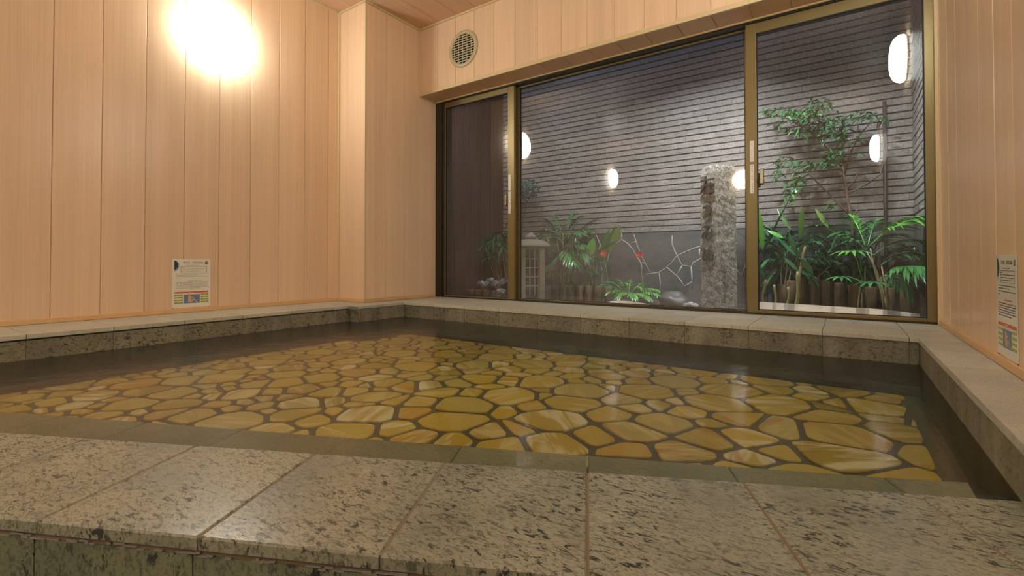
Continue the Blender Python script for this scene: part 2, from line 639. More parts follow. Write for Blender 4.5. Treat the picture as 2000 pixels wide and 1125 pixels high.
def slab_row(mb, xs, ys, z0, z1, mi=0, bev=0.0018, gap=0.0012, jmi=1):
    for a, b_ in zip(xs[:-1], xs[1:]):
        for c, d in zip(ys[:-1], ys[1:]):
            mb.box((a+gap, c+gap, z0), (b_-gap, d-gap, z1), mi, rc(), bev)


def seq(a, b_, step, anchor=None):
    anchor = a if anchor is None else anchor
    k = math.ceil((a-anchor)/step+1e-6)
    r = [a]
    while anchor+k*step < b_-0.03:
        if anchor+k*step > a+0.03:
            r.append(anchor+k*step)
        k += 1
    return r+[b_]


# rim coping slabs
mb = MB()
ov = 0.006
slab_row(mb, [XL+0.002, XF+0.010], seq(-0.75, YRS, 0.297, 0.483), ZR-SL, ZR)
slab_row(mb, [XL+0.002, XFB+ov], [YRS, YS], ZR-SL, ZR)
slab_row(mb, [XB+0.002, XFB+ov], [YS, YRB-ov], ZR-SL, ZR)
xb = seq(XB+0.002, XR-0.002, 0.297, -0.374)
slab_row(mb, xb, [YRB-ov, 2.80, YW+0.05], ZR-SL, ZR)
slab_row(mb, [XFR-ov, XR-0.002], seq(0.80, YRB-ov, 0.297, 1.889), ZR-SL, ZR)
mb.box((XL+0.002, -0.75, ZR-SL-0.004), (XF-0.004, YRS, ZR-0.004), 1)
mb.box((XL+0.002, YRS-0.01, ZR-SL-0.004), (XFB-0.004, YS, ZR-0.004), 1)
mb.box((XB+0.002, YS, ZR-SL-0.004), (XFB-0.004, YRB, ZR-0.004), 1)
mb.box((XB+0.002, YRB+0.004, ZR-SL-0.004), (XR-0.002, YW+0.05, ZR-0.004), 1)
mb.box((XFR+0.004, 0.80, ZR-SL-0.004), (XR-0.002, YRB, ZR-0.004), 1)
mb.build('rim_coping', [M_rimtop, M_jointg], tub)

# upright face tiles above the water
mb = MB()
zf0, zf1 = ZW-0.004, ZR-SL-0.0015
for a, b_ in zip(seq(-0.75, YRS, 0.297, 0.483)[:-1], seq(-0.75, YRS, 0.297, 0.483)[1:]):
    mb.box((XF-0.02, a+0.001, zf0), (XF, b_-0.001, zf1-0.006), 0, rc(), 0.001)
for a, b_ in ((XF+0.001, XFB-0.001),):
    mb.box((a-0.02, YRS, zf0), (b_, YRS+0.02, zf1), 0, rc(), 0.001)
for a, b_ in ((YRS+0.022, 2.27), (2.272, YRB)):
    mb.box((XFB-0.02, a, zf0), (XFB, b_, zf1), 0, rc(), 0.001)
for a, b_ in zip(seq(XFB, XFR, 0.297, -0.374)[:-1], seq(XFB, XFR, 0.297, -0.374)[1:]):
    mb.box((a+0.001, YRB, zf0), (b_-0.001, YRB+0.02, zf1), 0, rc(), 0.001)
for a, b_ in zip(seq(0.80, YRB, 0.297, 1.889)[:-1], seq(0.80, YRB, 0.297, 1.889)[1:]):
    mb.box((XFR, a+0.001, zf0), (XFR+0.02, b_-0.001, zf1), 0, rc(), 0.001)
mb.box((XF-0.05, -0.75, 0.05), (XF-0.003, YRS, zf1-0.008), 1)
mb.box((XF-0.05, YRS+0.003, 0.05), (XFB-0.003, YRB, zf1-0.004), 1)
mb.box((XFB-0.05, YRB+0.003, 0.05), (XFR+0.05, YRB+0.06, zf1-0.004), 1)
mb.box((XFR+0.003, 0.80, 0.05), (XFR+0.05, YRB, zf1-0.004), 1)
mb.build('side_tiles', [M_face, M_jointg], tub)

# submerged walls, stone coloured dark to stand for dim deep water
ZP = ZW-0.125
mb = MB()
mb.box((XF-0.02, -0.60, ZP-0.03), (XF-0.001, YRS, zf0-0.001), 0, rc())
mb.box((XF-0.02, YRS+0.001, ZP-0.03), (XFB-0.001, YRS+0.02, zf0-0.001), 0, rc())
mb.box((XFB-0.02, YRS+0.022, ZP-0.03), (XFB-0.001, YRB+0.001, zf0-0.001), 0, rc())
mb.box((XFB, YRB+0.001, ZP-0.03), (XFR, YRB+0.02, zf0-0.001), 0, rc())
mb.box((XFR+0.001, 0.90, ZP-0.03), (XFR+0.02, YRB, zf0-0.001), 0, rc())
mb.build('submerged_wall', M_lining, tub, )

# near coping: slabs laid square to the slanted near edge
TH = math.atan(ES)
Mn = Matrix.Translation(O0) @ Matrix.Rotation(TH, 4, 'Z')   # local x along edge, y towards pool
mb = MB()
ZN = ZW+0.0015
# joint seen at x=1146 lies at X=-0.419 on the edge
j0 = (-0.419)/ed.x
sj = [j0+0.2915*k for k in range(-11, 5)]
CW = 0.318
for a, b_ in zip(sj[:-1], sj[1:]):
    nslab(mb, a+0.0014, b_-0.0014, -CW, 0.0, ZN-SL, ZN, 0, 0.003)
nslab(mb, sj[0], sj[-1], -CW+0.004, -0.002, ZN-SL-0.002, ZN-0.0022, 1, 0)
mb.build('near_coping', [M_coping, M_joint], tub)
mb = MB()
for a, b_ in zip(sj[:-1], sj[1:]):
    wa, wb = 0.100-0.033*min(0, a), 0.100-0.033*min(0, b_)
    q = [(p.x, p.y) for p in (Mn @ Vector(c_) for c_ in ((a+0.0012, 0, 0), (b_-0.0012, 0, 0), (b_-0.0012, wb, 0), (a+0.0012, wa, 0)))]
    q = clip(q, XFR-0.055, 0, 1, 0)
    q = clip(q, XF, 0, -1, 0) if len(q) > 2 else q
    if len(q) > 2:
        mb.prism(q, ZN-SL-0.012, ZW-0.013, 0, rc(), 0.002)
mb.build('submerged_ledge', M_under, tub)
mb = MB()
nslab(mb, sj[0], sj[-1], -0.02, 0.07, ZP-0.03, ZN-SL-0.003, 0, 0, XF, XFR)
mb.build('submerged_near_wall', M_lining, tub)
# front riser below the coping
mb = MB()
zt = ZN-SL-0.012
for a, b_ in zip(sj[:-1], sj[1:]):
    nslab(mb, a-0.013+0.0014, b_-0.013-0.0014, -CW+0.006, -CW+0.026, 0.0, zt, 0, 0)
nslab(mb, sj[0], sj[-1], -CW+0.0085, -CW+0.05, 0.0, ZN-SL-0.0005, 1, 0)
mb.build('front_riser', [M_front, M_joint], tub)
# white mineral scale along the joint under the lip
mb = MB()
s = -2.3
while s < 0.20:
    l = random.uniform(0.004, 0.03)
    if random.random() < 0.8:
        d = random.uniform(0.0005, 0.003)
        z = zt+random.uniform(-0.0015, 0.004)
        mb.box((s, -CW+0.006-d, z), (s+l, -CW+0.009, z+random.uniform(0.0015, 0.005)), 0, rc(), 0.0004, Mn)
    s += l*random.uniform(0.5, 1.0)
mb.build('mineral_scale', M_scale, tub)['kind'] = 'stuff'

# pool floor: irregular flagstones set in grout
pool = [(XF, E0+ES*XF), (XFR, E0+ES*XFR), (XFR, YRB), (XFB, YRB), (XFB, YRS), (XF, YRS)]


rs = random.Random(21)
pts = []
tries = 0
while tries < 9000:
    tries += 1
    x, y = rs.uniform(XF, XFR), rs.uniform(-0.4, YRB)
    if y < E0+ES*x-0.02:
        continue
    k_ = 0.80+0.35*(x-XF)/(XFR-XF)
    r = k_*rs.choice([0.075, 0.105, 0.125, 0.15, 0.165])
    if all(math.hypot((x-q[0]), (y-q[1])) > 0.5*(r+q[2]) for q in pts):
        pts.append((x, y, r))
mb = MB()
inner = [(XF+0.035, -0.35), (XFR-0.055, -0.35), (XFR-0.055, YRB-0.03), (XF+0.035, YRB-0.03)]
for (x, y, r) in pts:
    poly = list(inner)
    poly = clip(poly, 0, E0+0.02, ES, -1)
    L_ = math.hypot(ES, 1)
    for (x2, y2, r2) in pts:
        d2 = math.hypot(x2-x, y2-y)
        if 1e-6 < d2 < 0.5:
            nx, ny = (x2-x)/d2, (y2-y)/d2
            w = 0.5*d2+(r*r-r2*r2)/(2*d2)*0.6
            poly = clip(poly, x+nx*(w-0.0095), y+ny*(w-0.0095), nx, ny)
            if len(poly) < 3:
                break
    if len(poly) < 3:
        continue
    if x < XFB+0.1 and y > YRS-0.08:
        continue
    # round the corners
    for _ in range(2):
        q = []
        n = len(poly)
        for i in range(n):
            a, b_ = poly[i], poly[(i+1) % n]
            q.append((a[0]*.86+b_[0]*.14, a[1]*.86+b_[1]*.14))
            q.append((a[0]*.14+b_[0]*.86, a[1]*.14+b_[1]*.86))
        poly = q
    ar = sum(poly[i][0]*poly[(i+1) % len(poly)][1]-poly[(i+1) % len(poly)][0]*poly[i][1] for i in range(len(poly)))/2
    if abs(ar) < 0.0008:
        continue
    if ar < 0:
        poly.reverse()
    mb.prism(poly, ZP-0.012, ZP+rs.uniform(0, 0.002), 0, (rs.random(), rs.random(), rs.random()), 0.0025)
mb.prism(pool, ZP-0.05, ZP-0.006, 1)

mt, nt, N, L, b = mat('ochre_flagstone')
at = node(nt, 'ShaderNodeAttribute', attribute_name='tone')
sep = node(nt, 'ShaderNodeSeparateColor')
L.new(at.outputs['Color'], sep.inputs[0])
tc = nt.nodes.new('ShaderNodeTexCoord')
rot = node(nt, 'ShaderNodeVectorRotate', rotation_type='Z_AXIS')
L.new(tc.outputs['Object'], rot.inputs['Vector'])
L.new(math_n(nt, 'MULTIPLY', sep.outputs[2], 6.28), rot.inputs['Angle'])
ad = node(nt, 'ShaderNodeVectorMath', operation='MULTIPLY_ADD')
L.new(at.outputs['Vector'], ad.inputs[0])
ad.inputs[1].default_value = (9, 9, 9)
L.new(rot.outputs[0], ad.inputs[2])
mp = nt.nodes.new('ShaderNodeMapping')
mp.inputs['Scale'].default_value = (3.0, 14, 3)
L.new(ad.outputs[0], mp.inputs['Vector'])
st = noise_t(nt, mp.outputs[0], 1.1, 3, 0.55, 0.8)
base = ramp(nt, [(0.0, (0.42, 0.32, 0.05)), (0.25, (0.60, 0.46, 0.06)), (0.55, (0.70, 0.52, 0.07)), (0.80, (0.56, 0.50, 0.18)), (1.0, (0.66, 0.38, 0.04))], sep.outputs[0])
hi = ramp(nt, [(0.0, (0.66, 0.50, 0.12)), (0.40, (0.72, 0.58, 0.20)), (0.70, (0.80, 0.70, 0.38)), (1.0, (0.92, 0.88, 0.68))], sep.outputs[1])
col = mixc(nt, ramp(nt, [(0.46, 0.0), (0.60, 1.0)], st).outputs[0], base.outputs[0], hi.outputs[0])
st2 = noise_t(nt, mp.outputs[0], 0.8, 2, 0.5, 0.5)
col = mixc(nt, math_n(nt, 'MULTIPLY', ramp(nt, [(0.30, 1.0), (0.42, 0.0)], st2).outputs[0], 0.65), col, (0.52, 0.25, 0.02))
L.new(col, b.inputs['Base Color'])
b.inputs['Roughness'].default_value = 0.6
M_flag = mt
M_grout = simple('grey_grout', (0.14, 0.13, 0.085), 0.9)
mb.build('flagstone_floor', [M_flag, M_grout], tub)

# water
mt, nt, N, L, b = mat('bath_water')
N.remove(b)
tr = nt.nodes.new('ShaderNodeBsdfTransparent')
tr.inputs['Color'].default_value = (0.90, 0.92, 0.80, 1)
gl = nt.nodes.new('ShaderNodeBsdfAnisotropic') if False else nt.nodes.new('ShaderNodeBsdfGlossy')
gl.inputs['Roughness'].default_value = 0.09
gl2 = nt.nodes.new('ShaderNodeBsdfGlossy')
gl2.inputs['Roughness'].default_value = 0.30
gm_ = nt.nodes.new('ShaderNodeMixShader')
gm_.inputs[0].default_value = 0.37
L.new(gl.outputs[0], gm_.inputs[1])
L.new(gl2.outputs[0], gm_.inputs[2])
v = coords(nt, (1, 1, 1))
rip = noise_t(nt, v, 9, 3, 0.6, 0.6)
rip2 = noise_t(nt, v, 60, 2, 0.6, 0.4)
h = math_n(nt, 'ADD', rip, math_n(nt, 'MULTIPLY', rip2, 0.12))
bn = bump(nt, h, 0.25, 0.010)
L.new(bn, gl.inputs['Normal'])
L.new(bn, gl2.inputs['Normal'])
fr = nt.nodes.new('ShaderNodeFresnel')
fr.inputs['IOR'].default_value = 1.33
mx = nt.nodes.new('ShaderNodeMixShader')
L.new(fr.outputs[0], mx.inputs[0])
L.new(tr.outputs[0], mx.inputs[1])
L.new(gm_.outputs[0], mx.inputs[2])
L.new(mx.outputs[0], N['Material Output'].inputs[0])
mb = MB()
near = Vector((0, 0, 0))
wp = [(XF, E0+ES*XF), (XFR, E0+ES*XFR), (XFR, YRB), (XFB, YRB), (XFB, YRS), (XF, YRS)]
mb.add([Vector((p[0], p[1], ZW)) for p in wp], [list(range(6))])
wo = mb.build('bath_water', mt)
tag(wo, 'still clear hot spring water filling the granite tub', 'water', kind='stuff')


# ------------------------------------------------------------------ lamps
def round_lamp(loc, axis, label):
    t = thing('wall_lamp', label, 'lamp', loc, 'round opal wall lamps')
    q = Vector(axis).to_track_quat('Z', 'Y').to_matrix().to_4x4()
    b_ = MB()
    b_.lathe([(0.140, 0.001), (0.154, 0.003), (0.156, 0.010), (0.150, 0.012)], loc, 40, M=q)
    b_.build('lamp_base', M_lampbase, t)
    b_ = MB()
    b_.lathe([(0.158, 0.0125), (0.165, 0.020), (0.166, 0.035), (0.161, 0.055), (0.142, 0.078), (0.105, 0.094), (0.055, 0.101), (0.012, 0.103)], loc, 40, M=q)
    b_.build('lamp_shade', M_shade, t)
    return t


round_lamp((XL+0.001, 1.405, 2.20), (1, 0, 0), 'lit round lamp high on the left wall, seen directly')
round_lamp((XL+0.001, -1.45, 2.20), (1, 0, 0), 'lit round lamp on the left wall, seen mirrored in middle of window')
round_lamp((-1.42, YREAR+0.001, 2.18), (0, 1, 0), 'lit round lamp on the rear wall, mirrored beside the window latch')
round_lamp((XR-0.001, 1.85, 2.20), (-1, 0, 0), 'lit round lamp on the right wall, mirrored largest at upper right of window')
round_lamp((XR-0.001, -1.15, 2.15), (-1, 0, 0), 'lit round lamp on the right wall, mirrored smaller above the palms')

# ------------------------------------------------------------------ round vent
vc = Vector((-2.480, YK, 2.4575))
vent = thing('air_vent', 'round beige plastic air vent grille on the wall above the window', 'vent', vc)
q = Matrix.Rotation(PI/2, 4, 'X')
M_vent = simple('beige_vent_plastic', (0.50, 0.44, 0.27), 0.45)
M_ventd = simple('vent_duct_dark', (0.01, 0.01, 0.01), 0.8)
b_ = MB()
b_.lathe([(0.118, 0.0), (0.147, 0.002), (0.1475, 0.008), (0.140, 0.013), (0.122, 0.014), (0.118, 0.010), (0.117, 0.001)], vc, 48, M=q)
b_.f = [f for f in b_.f if len(f) < 20]
b_.m, b_.c, b_.sm = b_.m[:len(b_.f)], b_.c[:len(b_.f)], b_.sm[:len(b_.f)]
b_.build('vent_ring', M_vent, vent)
b_ = MB()
b_.lathe([(0.1175, 0.0015), (0.1175, 0.0025)], vc, 40, M=q)
b_.build('duct_opening', M_ventd, vent)
b_ = MB()
for k in range(11):
    z = -0.100+k*0.020
    w = math.sqrt(max(0, 0.1175**2-z*z))
    b_.box((vc.x-w, vc.y-0.011, vc.z+z-0.0035), (vc.x+w, vc.y-0.004, vc.z+z+0.0035), 0, rc(), 0.001)
for k in range(-2, 3):
    x = k*0.044
    w = math.sqrt(max(0, 0.1175**2-x*x))
    b_.box((vc.x+x-0.0025, vc.y-0.012, vc.z-w), (vc.x+x+0.0025, vc.y-0.005, vc.z+w), 0, rc(), 0.0008)
b_.build('vent_grille', M_vent, vent)

# ------------------------------------------------------------------ window
def glass_mat(name, fog):
    mt, nt, N, L, b = mat(name)
    N.remove(b)
    tr = nt.nodes.new('ShaderNodeBsdfTransparent')
    tr.inputs['Color'].default_value = (0.95, 0.96, 0.96, 1)
    gl = nt.nodes.new('ShaderNodeBsdfGlossy')
    gl.inputs['Roughness'].default_value = 0.0
    df = nt.nodes.new('ShaderNodeBsdfDiffuse')
    df.inputs['Color'].default_value = (0.72, 0.74, 0.76, 1)
    fr = nt.nodes.new('ShaderNodeFresnel')
    fr.inputs['IOR'].default_value = 1.55
    m1 = nt.nodes.new('ShaderNodeMixShader')
    geo = nt.nodes.new('ShaderNodeNewGeometry')
    ff = math_n(nt, 'SUBTRACT', 1.0, geo.outputs['Backfacing'])      # both faces' reflection carried by the one that faces the ray
    L.new(math_n(nt, 'MULTIPLY', math_n(nt, 'MULTIPLY', fr.outputs[0], 1.6), ff, clamp=True), m1.inputs[0])
    L.new(tr.outputs[0], m1.inputs[1])
    L.new(gl.outputs[0], m1.inputs[2])
    # condensation: heavier towards the sill, streaky and speckled
    tc = nt.nodes.new('ShaderNodeTexCoord')
    sx = node(nt, 'ShaderNodeSeparateXYZ')
    L.new(tc.outputs['Object'], sx.inputs[0])
    hgt = node(nt, 'ShaderNodeMapRange')
    hgt.inputs['From Min'].default_value = ZR
    hgt.inputs['From Max'].default_value = ZR+0.50
    hgt.inputs['To Min'].default_value = 1.0
    hgt.inputs['To Max'].default_value = 0.0
    L.new(sx.outputs[2], hgt.inputs['Value'])
    pw = math_n(nt, 'POWER', hgt.outputs[0], 2.6)
    cl = noise_t(nt, coords(nt, (1.6, 1, 3.0)), 2.0, 4, 0.6)
    spk = noise_t(nt, coords(nt, (1, 1, 0.7)), 420, 1, 0.5)
    spm = ramp(nt, [(0.55, 0.35), (0.70, 1.6)], spk)
    f = math_n(nt, 'MULTIPLY', pw, ramp(nt, [(0.30, 0.25), (0.70, 1.0)], cl).outputs[0])
    f = math_n(nt, 'MULTIPLY', f, spm.outputs[0])
    f = math_n(nt, 'MULTIPLY_ADD', f, fog, 0.0015)
    m2 = nt.nodes.new('ShaderNodeMixShader')
    L.new(f, m2.inputs[0])
    L.new(m1.outputs[0], m2.inputs[1])
    L.new(df.outputs[0], m2.inputs[2])
    L.new(m2.outputs[0], N['Material Output'].inputs[0])
    return mt


M_glass_fog = glass_mat('fogged_window_glass', 0.24)
M_glass = glass_mat('window_glass', 0.06)

win = thing('window_1', 'wide dark window of three sliding panes set in bronze aluminium frame', 'window', ((XB+XR)/2, YW, ZR))
win['kind'] = 'structure'
zb, ztp = ZR+0.001, ZS-0.001
b_ = MB()
b_.box((XB+0.001, YW, zb), (-2.906, YW+0.11, ztp), 0, rc(), 0.002)                 # left jamb
b_.box((-2.912, YW+0.012, zb), (-2.880, YW+0.11, ztp), 0, rc(), 0.002)
b_.box((0.3835, YW, zb), (XR+0.03, YW+0.11, ztp), 0, rc(), 0.002)                  # right jamb
b_.box((-2.9, YW+0.006, ztp-0.016), (0.38, YW+0.11, ztp), 0, rc(), 0.001)          # head
b_.box((-2.9, YW+0.006, zb), (0.38, YW+0.11, zb+0.008), 0, rc(), 0.001)            # sill track
b_.build('window_frame', M_bronze_d, win)


def sash(name_l, x0, x1, yf, sl, sr, rt, rb, label):
    t = thing('sliding_window_pane', label, 'window pane', ((x0+x1)/2, yf, ZR))
    d = 0.030
    b1 = MB()
    z0, z1 = ZR+0.009, ZS-0.018
    if sl[1] > sl[0]:
        b1.box((sl[0], yf, z0), (sl[1], yf+d, z1), 0, rc(), 0.002)
    if sr[1] > sr[0]:
        b1.box((sr[0], yf, z0), (sr[1], yf+d, z1), 0, rc(), 0.002)
    gx0, gx1 = sl[1], sr[0]
    if rt > 0:
        b1.box((gx0, yf+0.001, z1-rt), (gx1, yf+d-0.001, z1), 0, rc(), 0.002)
    if rb > 0:
        b1.box((gx0, yf+0.001, z0), (gx1, yf+d-0.001, z0+rb), 0, rc(), 0.002)
    b1.build('sash_frame', M_bronze, t)
    b1 = MB()
    g_ = 0.004
    for lo, hi in (((gx0, yf+0.006, z0+rb), (gx0+g_, yf+0.024, z1-rt)), ((gx1-g_, yf+0.006, z0+rb), (gx1, yf+0.024, z1-rt)),
                   ((gx0, yf+0.006, z0+rb), (gx1, yf+0.024, z0+rb+g_)), ((gx0, yf+0.006, z1-rt-g_), (gx1, yf+0.024, z1-rt))):
        b1.box(lo, hi)
    b1.build('gasket', M_gasket, t)
    b1 = MB()
    b1.box((gx0+0.002, yf+0.012, z0+rb+0.002), (gx1-0.002, yf+0.017, z1-rt-0.002))
    b1.build('glass_pane', M_glass_fog if name_l == 'm' else M_glass, t)
    return t


sash('l', -2.878, -2.130, YW+0.012, (-2.878, -2.870), (-2.195, -2.133), 0.045, 0.010, 'narrow leftmost window pane in bronze frame, looking onto dark fence')
sash('m', -2.150, -0.440, YW+0.060, (-2.150, -2.115), (-0.475, -0.430), 0.012, 0.006, 'widest central window pane showing lantern and engraved stone post')
sash('r', -0.4615, 0.3835, YW+0.012, (-0.4615, -0.4060), (0.341, 0.3835), 0.062, 0.018, 'right-hand window pane in ochre frame, looking onto palms')


def sticker(x0, x1, z0, z1, y, label, red, ntext):
    t = thing('sticker', label, 'sticker', ((x0+x1)/2, y, (z0+z1)/2), 'white stickers on window stiles')
    b1 = MB()
    w = x1-x0
    r = w*0.25
    pts_ = []
    for cx, cz, a0 in ((x1-r, z1-r, 0), (x0+r, z1-r, PI/2), (x0+r, z0+r, PI), (x1-r, z0+r, 1.5*PI)):
        for k in range(5):
            a = a0+k*PI/8
            pts_.append((cx+r*math.cos(a), cz+r*math.sin(a)))
    Mx = Matrix(((1, 0, 0, 0), (0, 0, -1, y), (0, 1, 0, 0), (0, 0, 0, 1)))
    b1.prism(pts_, 0.0002, 0.0010, 0, M=Mx)
    b1.build('sticker_sheet', M_sticker, t)
    b1 = MB()
    n_ = int((z1-z0)/(w*0.75))
    for k in range(n_):
        zc = z1-(k+0.7)*(z1-z0)/(n_+0.4)
        if k in ntext:
            continue
        for _ in range(3):
            a = random.uniform(-0.22, 0.05)*w
            hh = random.uniform(-0.22, 0.22)*w
            b1.box(((x0+x1)/2+a, y-0.0014, zc+hh-0.0008), ((x0+x1)/2+a+w*random.uniform(.2, .35), y-0.0010, zc+hh+0.0008))
        b1.box(((x0+x1)/2-0.0008, y-0.0014, zc-w*0.25), ((x0+x1)/2+0.0008, y-0.0010, zc+w*0.25))
    b1.build('sticker_lettering', red, t)['kind'] = 'stuff'


M_faint = simple('faint_pink_ink', (0.70, 0.42, 0.36), 0.5)
M_faintg = simple('grey_sticker_ink', (0.35, 0.33, 0.30), 0.5)
yf = YW+0.012
za, zb_ = P(1468, 275, Y=yf).z, P(1468, 316, Y=yf).z
zc_, zd = P(1468, 321, Y=yf).z, P(1468, 378, Y=yf).z
xs = (P(1465, 320, Y=yf).x, P(1472.5, 320, Y=yf).x)
sticker(xs[0], xs[1], zb_, za, yf, 'short upper white sticker on the stile by the window latch', M_faint, (2,))
sticker(xs[0], xs[1], zd, zc_, yf, 'long lower white sticker on the stile by the window latch', M_faintg, (3, 6))
za, zb_ = P(995, 341, Y=yf).z, P(995, 372, Y=yf).z
zc_, zd = P(995, 374, Y=yf).z, P(995, 417, Y=yf).z
xs = (P(993, 370, Y=yf).x, P(997.3, 370, Y=yf).x)
sticker(xs[0], xs[1], zb_, za, yf, 'short upper cream sticker on the stile left of the stone lantern', M_faint, (2,))
sticker(xs[0], xs[1], zd, zc_, yf, 'long lower cream sticker on the stile left of the stone lantern', M_faintg, (4,))


def latch(x, z, y, sgn, label):
    t = thing('window_latch', label, 'latch', (x, y, z))
    b1 = MB()
    b1.box((x-0.012, y-0.006, z-0.045), (x+0.008, y+0.004, z+0.040), 0, rc(), 0.002)
    b1.build('latch_base', M_bronze_d, t)
    b1 = MB()
    b1.tube([(x, y-0.004, z-0.01), (x, y-0.016, z-0.01)], 0.012, 12)
    b1.box((x, y-0.020, z-0.030), (x+sgn*0.028, y-0.010, z-0.005), 0, rc(), 0.002)
    b1.build('latch_cam', M_bronze_d, t)
    b1 = MB()
    b1.box((x+sgn*0.018-0.010, y-0.034, z-0.028), (x+sgn*0.018+0.010, y-0.014, z+0.062), 0, rc(), 0.004)
    b1.build('latch_lever', simple('brushed_latch', (0.32, 0.27, 0.17), 0.3, 0.8), t)


pl = P(1480, 352, Y=YW+0.030)
latch(-0.398, pl.z, YW+0.028, 1, 'bronze crescent window latch beside the right-hand pane')
pl = P(990, 395, Y=YW+0.030)
latch(-2.204, pl.z, YW+0.046, -1, 'small dark crescent latch at the edge of the leftmost pane')

# ------------------------------------------------------------------ garden
YT = 4.20
XFN, XTR = -3.03, 0.405
ZG = 0.36
ZTB = P(1200, 456.5, Y=YT).z


def tile_mat():
    mt, nt, N, L, b = mat('split_face_tile')
    v = coords(nt, (1, 1, 1), tone_shift=2.0)
    a = noise_t(nt, coords(nt, (70, 70, 110), (0, 0.5, 0), tone_shift=2.0), 1.0, 5, 0.7)
    c_ = noise_t(nt, v, 5, 2)
    col = mixc(nt, ramp(nt, [(0.3, 0.0), (0.7, 1.0)], a).outputs[0], (0.17, 0.145, 0.125), (0.37, 0.335, 0.30))
    at = node(nt, 'ShaderNodeAttribute', attribute_name='tone')
    sep = node(nt, 'ShaderNodeSeparateColor')
    L.new(at.outputs['Color'], sep.inputs[0])
    br = math_n(nt, 'MULTIPLY_ADD', sep.outputs[0], 0.22, 0.86)
    vm = node(nt, 'ShaderNodeVectorMath', operation='SCALE')
    L.new(col, vm.inputs[0])
    L.new(br, vm.inputs['Scale'])
    L.new(vm.outputs[0], b.inputs['Base Color'])
    b.inputs['Roughness'].default_value = 0.8
    L.new(bump(nt, a, 0.9, 0.006), b.inputs['Normal'])
    return mt


M_tile = tile_mat()
M_tgap = simple('dark_tile_gap', (0.035, 0.03, 0.028), 0.9)


def tiled(name, o, u, nrm, lo, hi, z0, z1, seed, label):
    r = random.Random(seed)
    mb = MB()
    o, u, nrm = Vector(o), Vector(u), Vector(nrm)
    ph, g, tl = 0.0510, 0.0050, 0.246
    z = z0
    row = 0
    while z < z1:
        off = -[0, 0.5, 0.25, 0.75, 0.1, 0.6][row % 6]*tl
        s = lo+off
        while s < hi:
            a, b_ = max(s, lo)+0.0006, min(s+tl, hi)-0.0006
            if b_-a > 0.01:
                dep = 0.008+r.uniform(-0.0015, 0.002)
                n = max(2, int((b_-a)/0.05))
                vs, fs = [], []
                zz = [z+g/2, z+g/2+0.004, z+ph/2, z+ph-g/2-0.004, z+ph-g/2]
                for i in range(n+1):
                    ss = a+(b_-a)*i/n
                    for k, zk in enumerate(zz):
                        e = 0 if k in (0, 4) else dep+r.uniform(-0.002, 0.002)
                        vs.append(o+u*ss+nrm*(e)+Vector((0, 0, zk)))
                for i in range(n):
                    for k in range(4):
                        q = (i*5+k, (i+1)*5+k, (i+1)*5+k+1, i*5+k+1)
                        fs.append(q)
                mb.add(vs, fs, 0, (r.random(), r.random(), r.random()))
            s += tl
        z += ph
        row += 1
    vs = []
    for zz in (0.0, z1):
        for s, d in ((lo, 0.001), (hi, 0.001), (hi, -0.08), (lo, -0.08)):
            vs.append(o+u*s+nrm*d+Vector((0, 0, zz)))
    mb.add(vs, [(0, 1, 5, 4), (1, 2, 6, 5), (2, 3, 7, 6), (3, 0, 4, 7), (4, 5, 6, 7), (3, 2, 1, 0)], 1)
    return struct(mb.build(name, [M_tile, M_tgap]), label)


tiled('wall_garden', (0, YT, 0), (1, 0, 0), (0, -1, 0), XFN-0.10, XTR, ZTB, 3.35, 3, 'garden wall clad in narrow split-face beige tiles with dark joints')
tiled('wall_garden_side', (XTR, 0, 0), (0, 1, 0), (-1, 0, 0), YW+0.21, YT, ZTB, 3.35, 5, 'right garden side wall clad in narrow split-face tiles')

# plastered stone plinth with crazy-paving joints
mt, nt, N, L, b = mat('grey_plinth_stone')
v = coords(nt, (1, 1, 1))
n1 = noise_t(nt, v, 8, 5, 0.65)
n2 = noise_t(nt, v, 90, 2, 0.6)
col = mixc(nt, ramp(nt, [(0.3, 0.0), (0.7, 1.0)], n1).outputs[0], (0.060, 0.060, 0.058), (0.125, 0.12, 0.115))
col = mixc(nt, math_n(nt, 'MULTIPLY', n2, 0.5), col, (0.05, 0.05, 0.05))
L.new(col, b.inputs['Base Color'])
b.inputs['Roughness'].default_value = 0.75
L.new(bump(nt, math_n(nt, 'ADD', n1, n2), 0.5, 0.006), b.inputs['Normal'])
M_plinth = mt
M_pjoint = simple('pale_plinth_joint', (0.40, 0.37, 0.32), 0.85)
mb = MB()
mb.box((XFN, YT-0.004, 0.1), (XTR, YT+0.0008, ZTB-0.002))
m2_ = MB()
m2_.box((XTR-0.004, YW+0.21, 0.1), (XTR+0.0008, YT-0.005, ZTB-0.002))
struct(m2_.build('wall_garden_side_plinth', M_plinth))
yj = YT-0.006
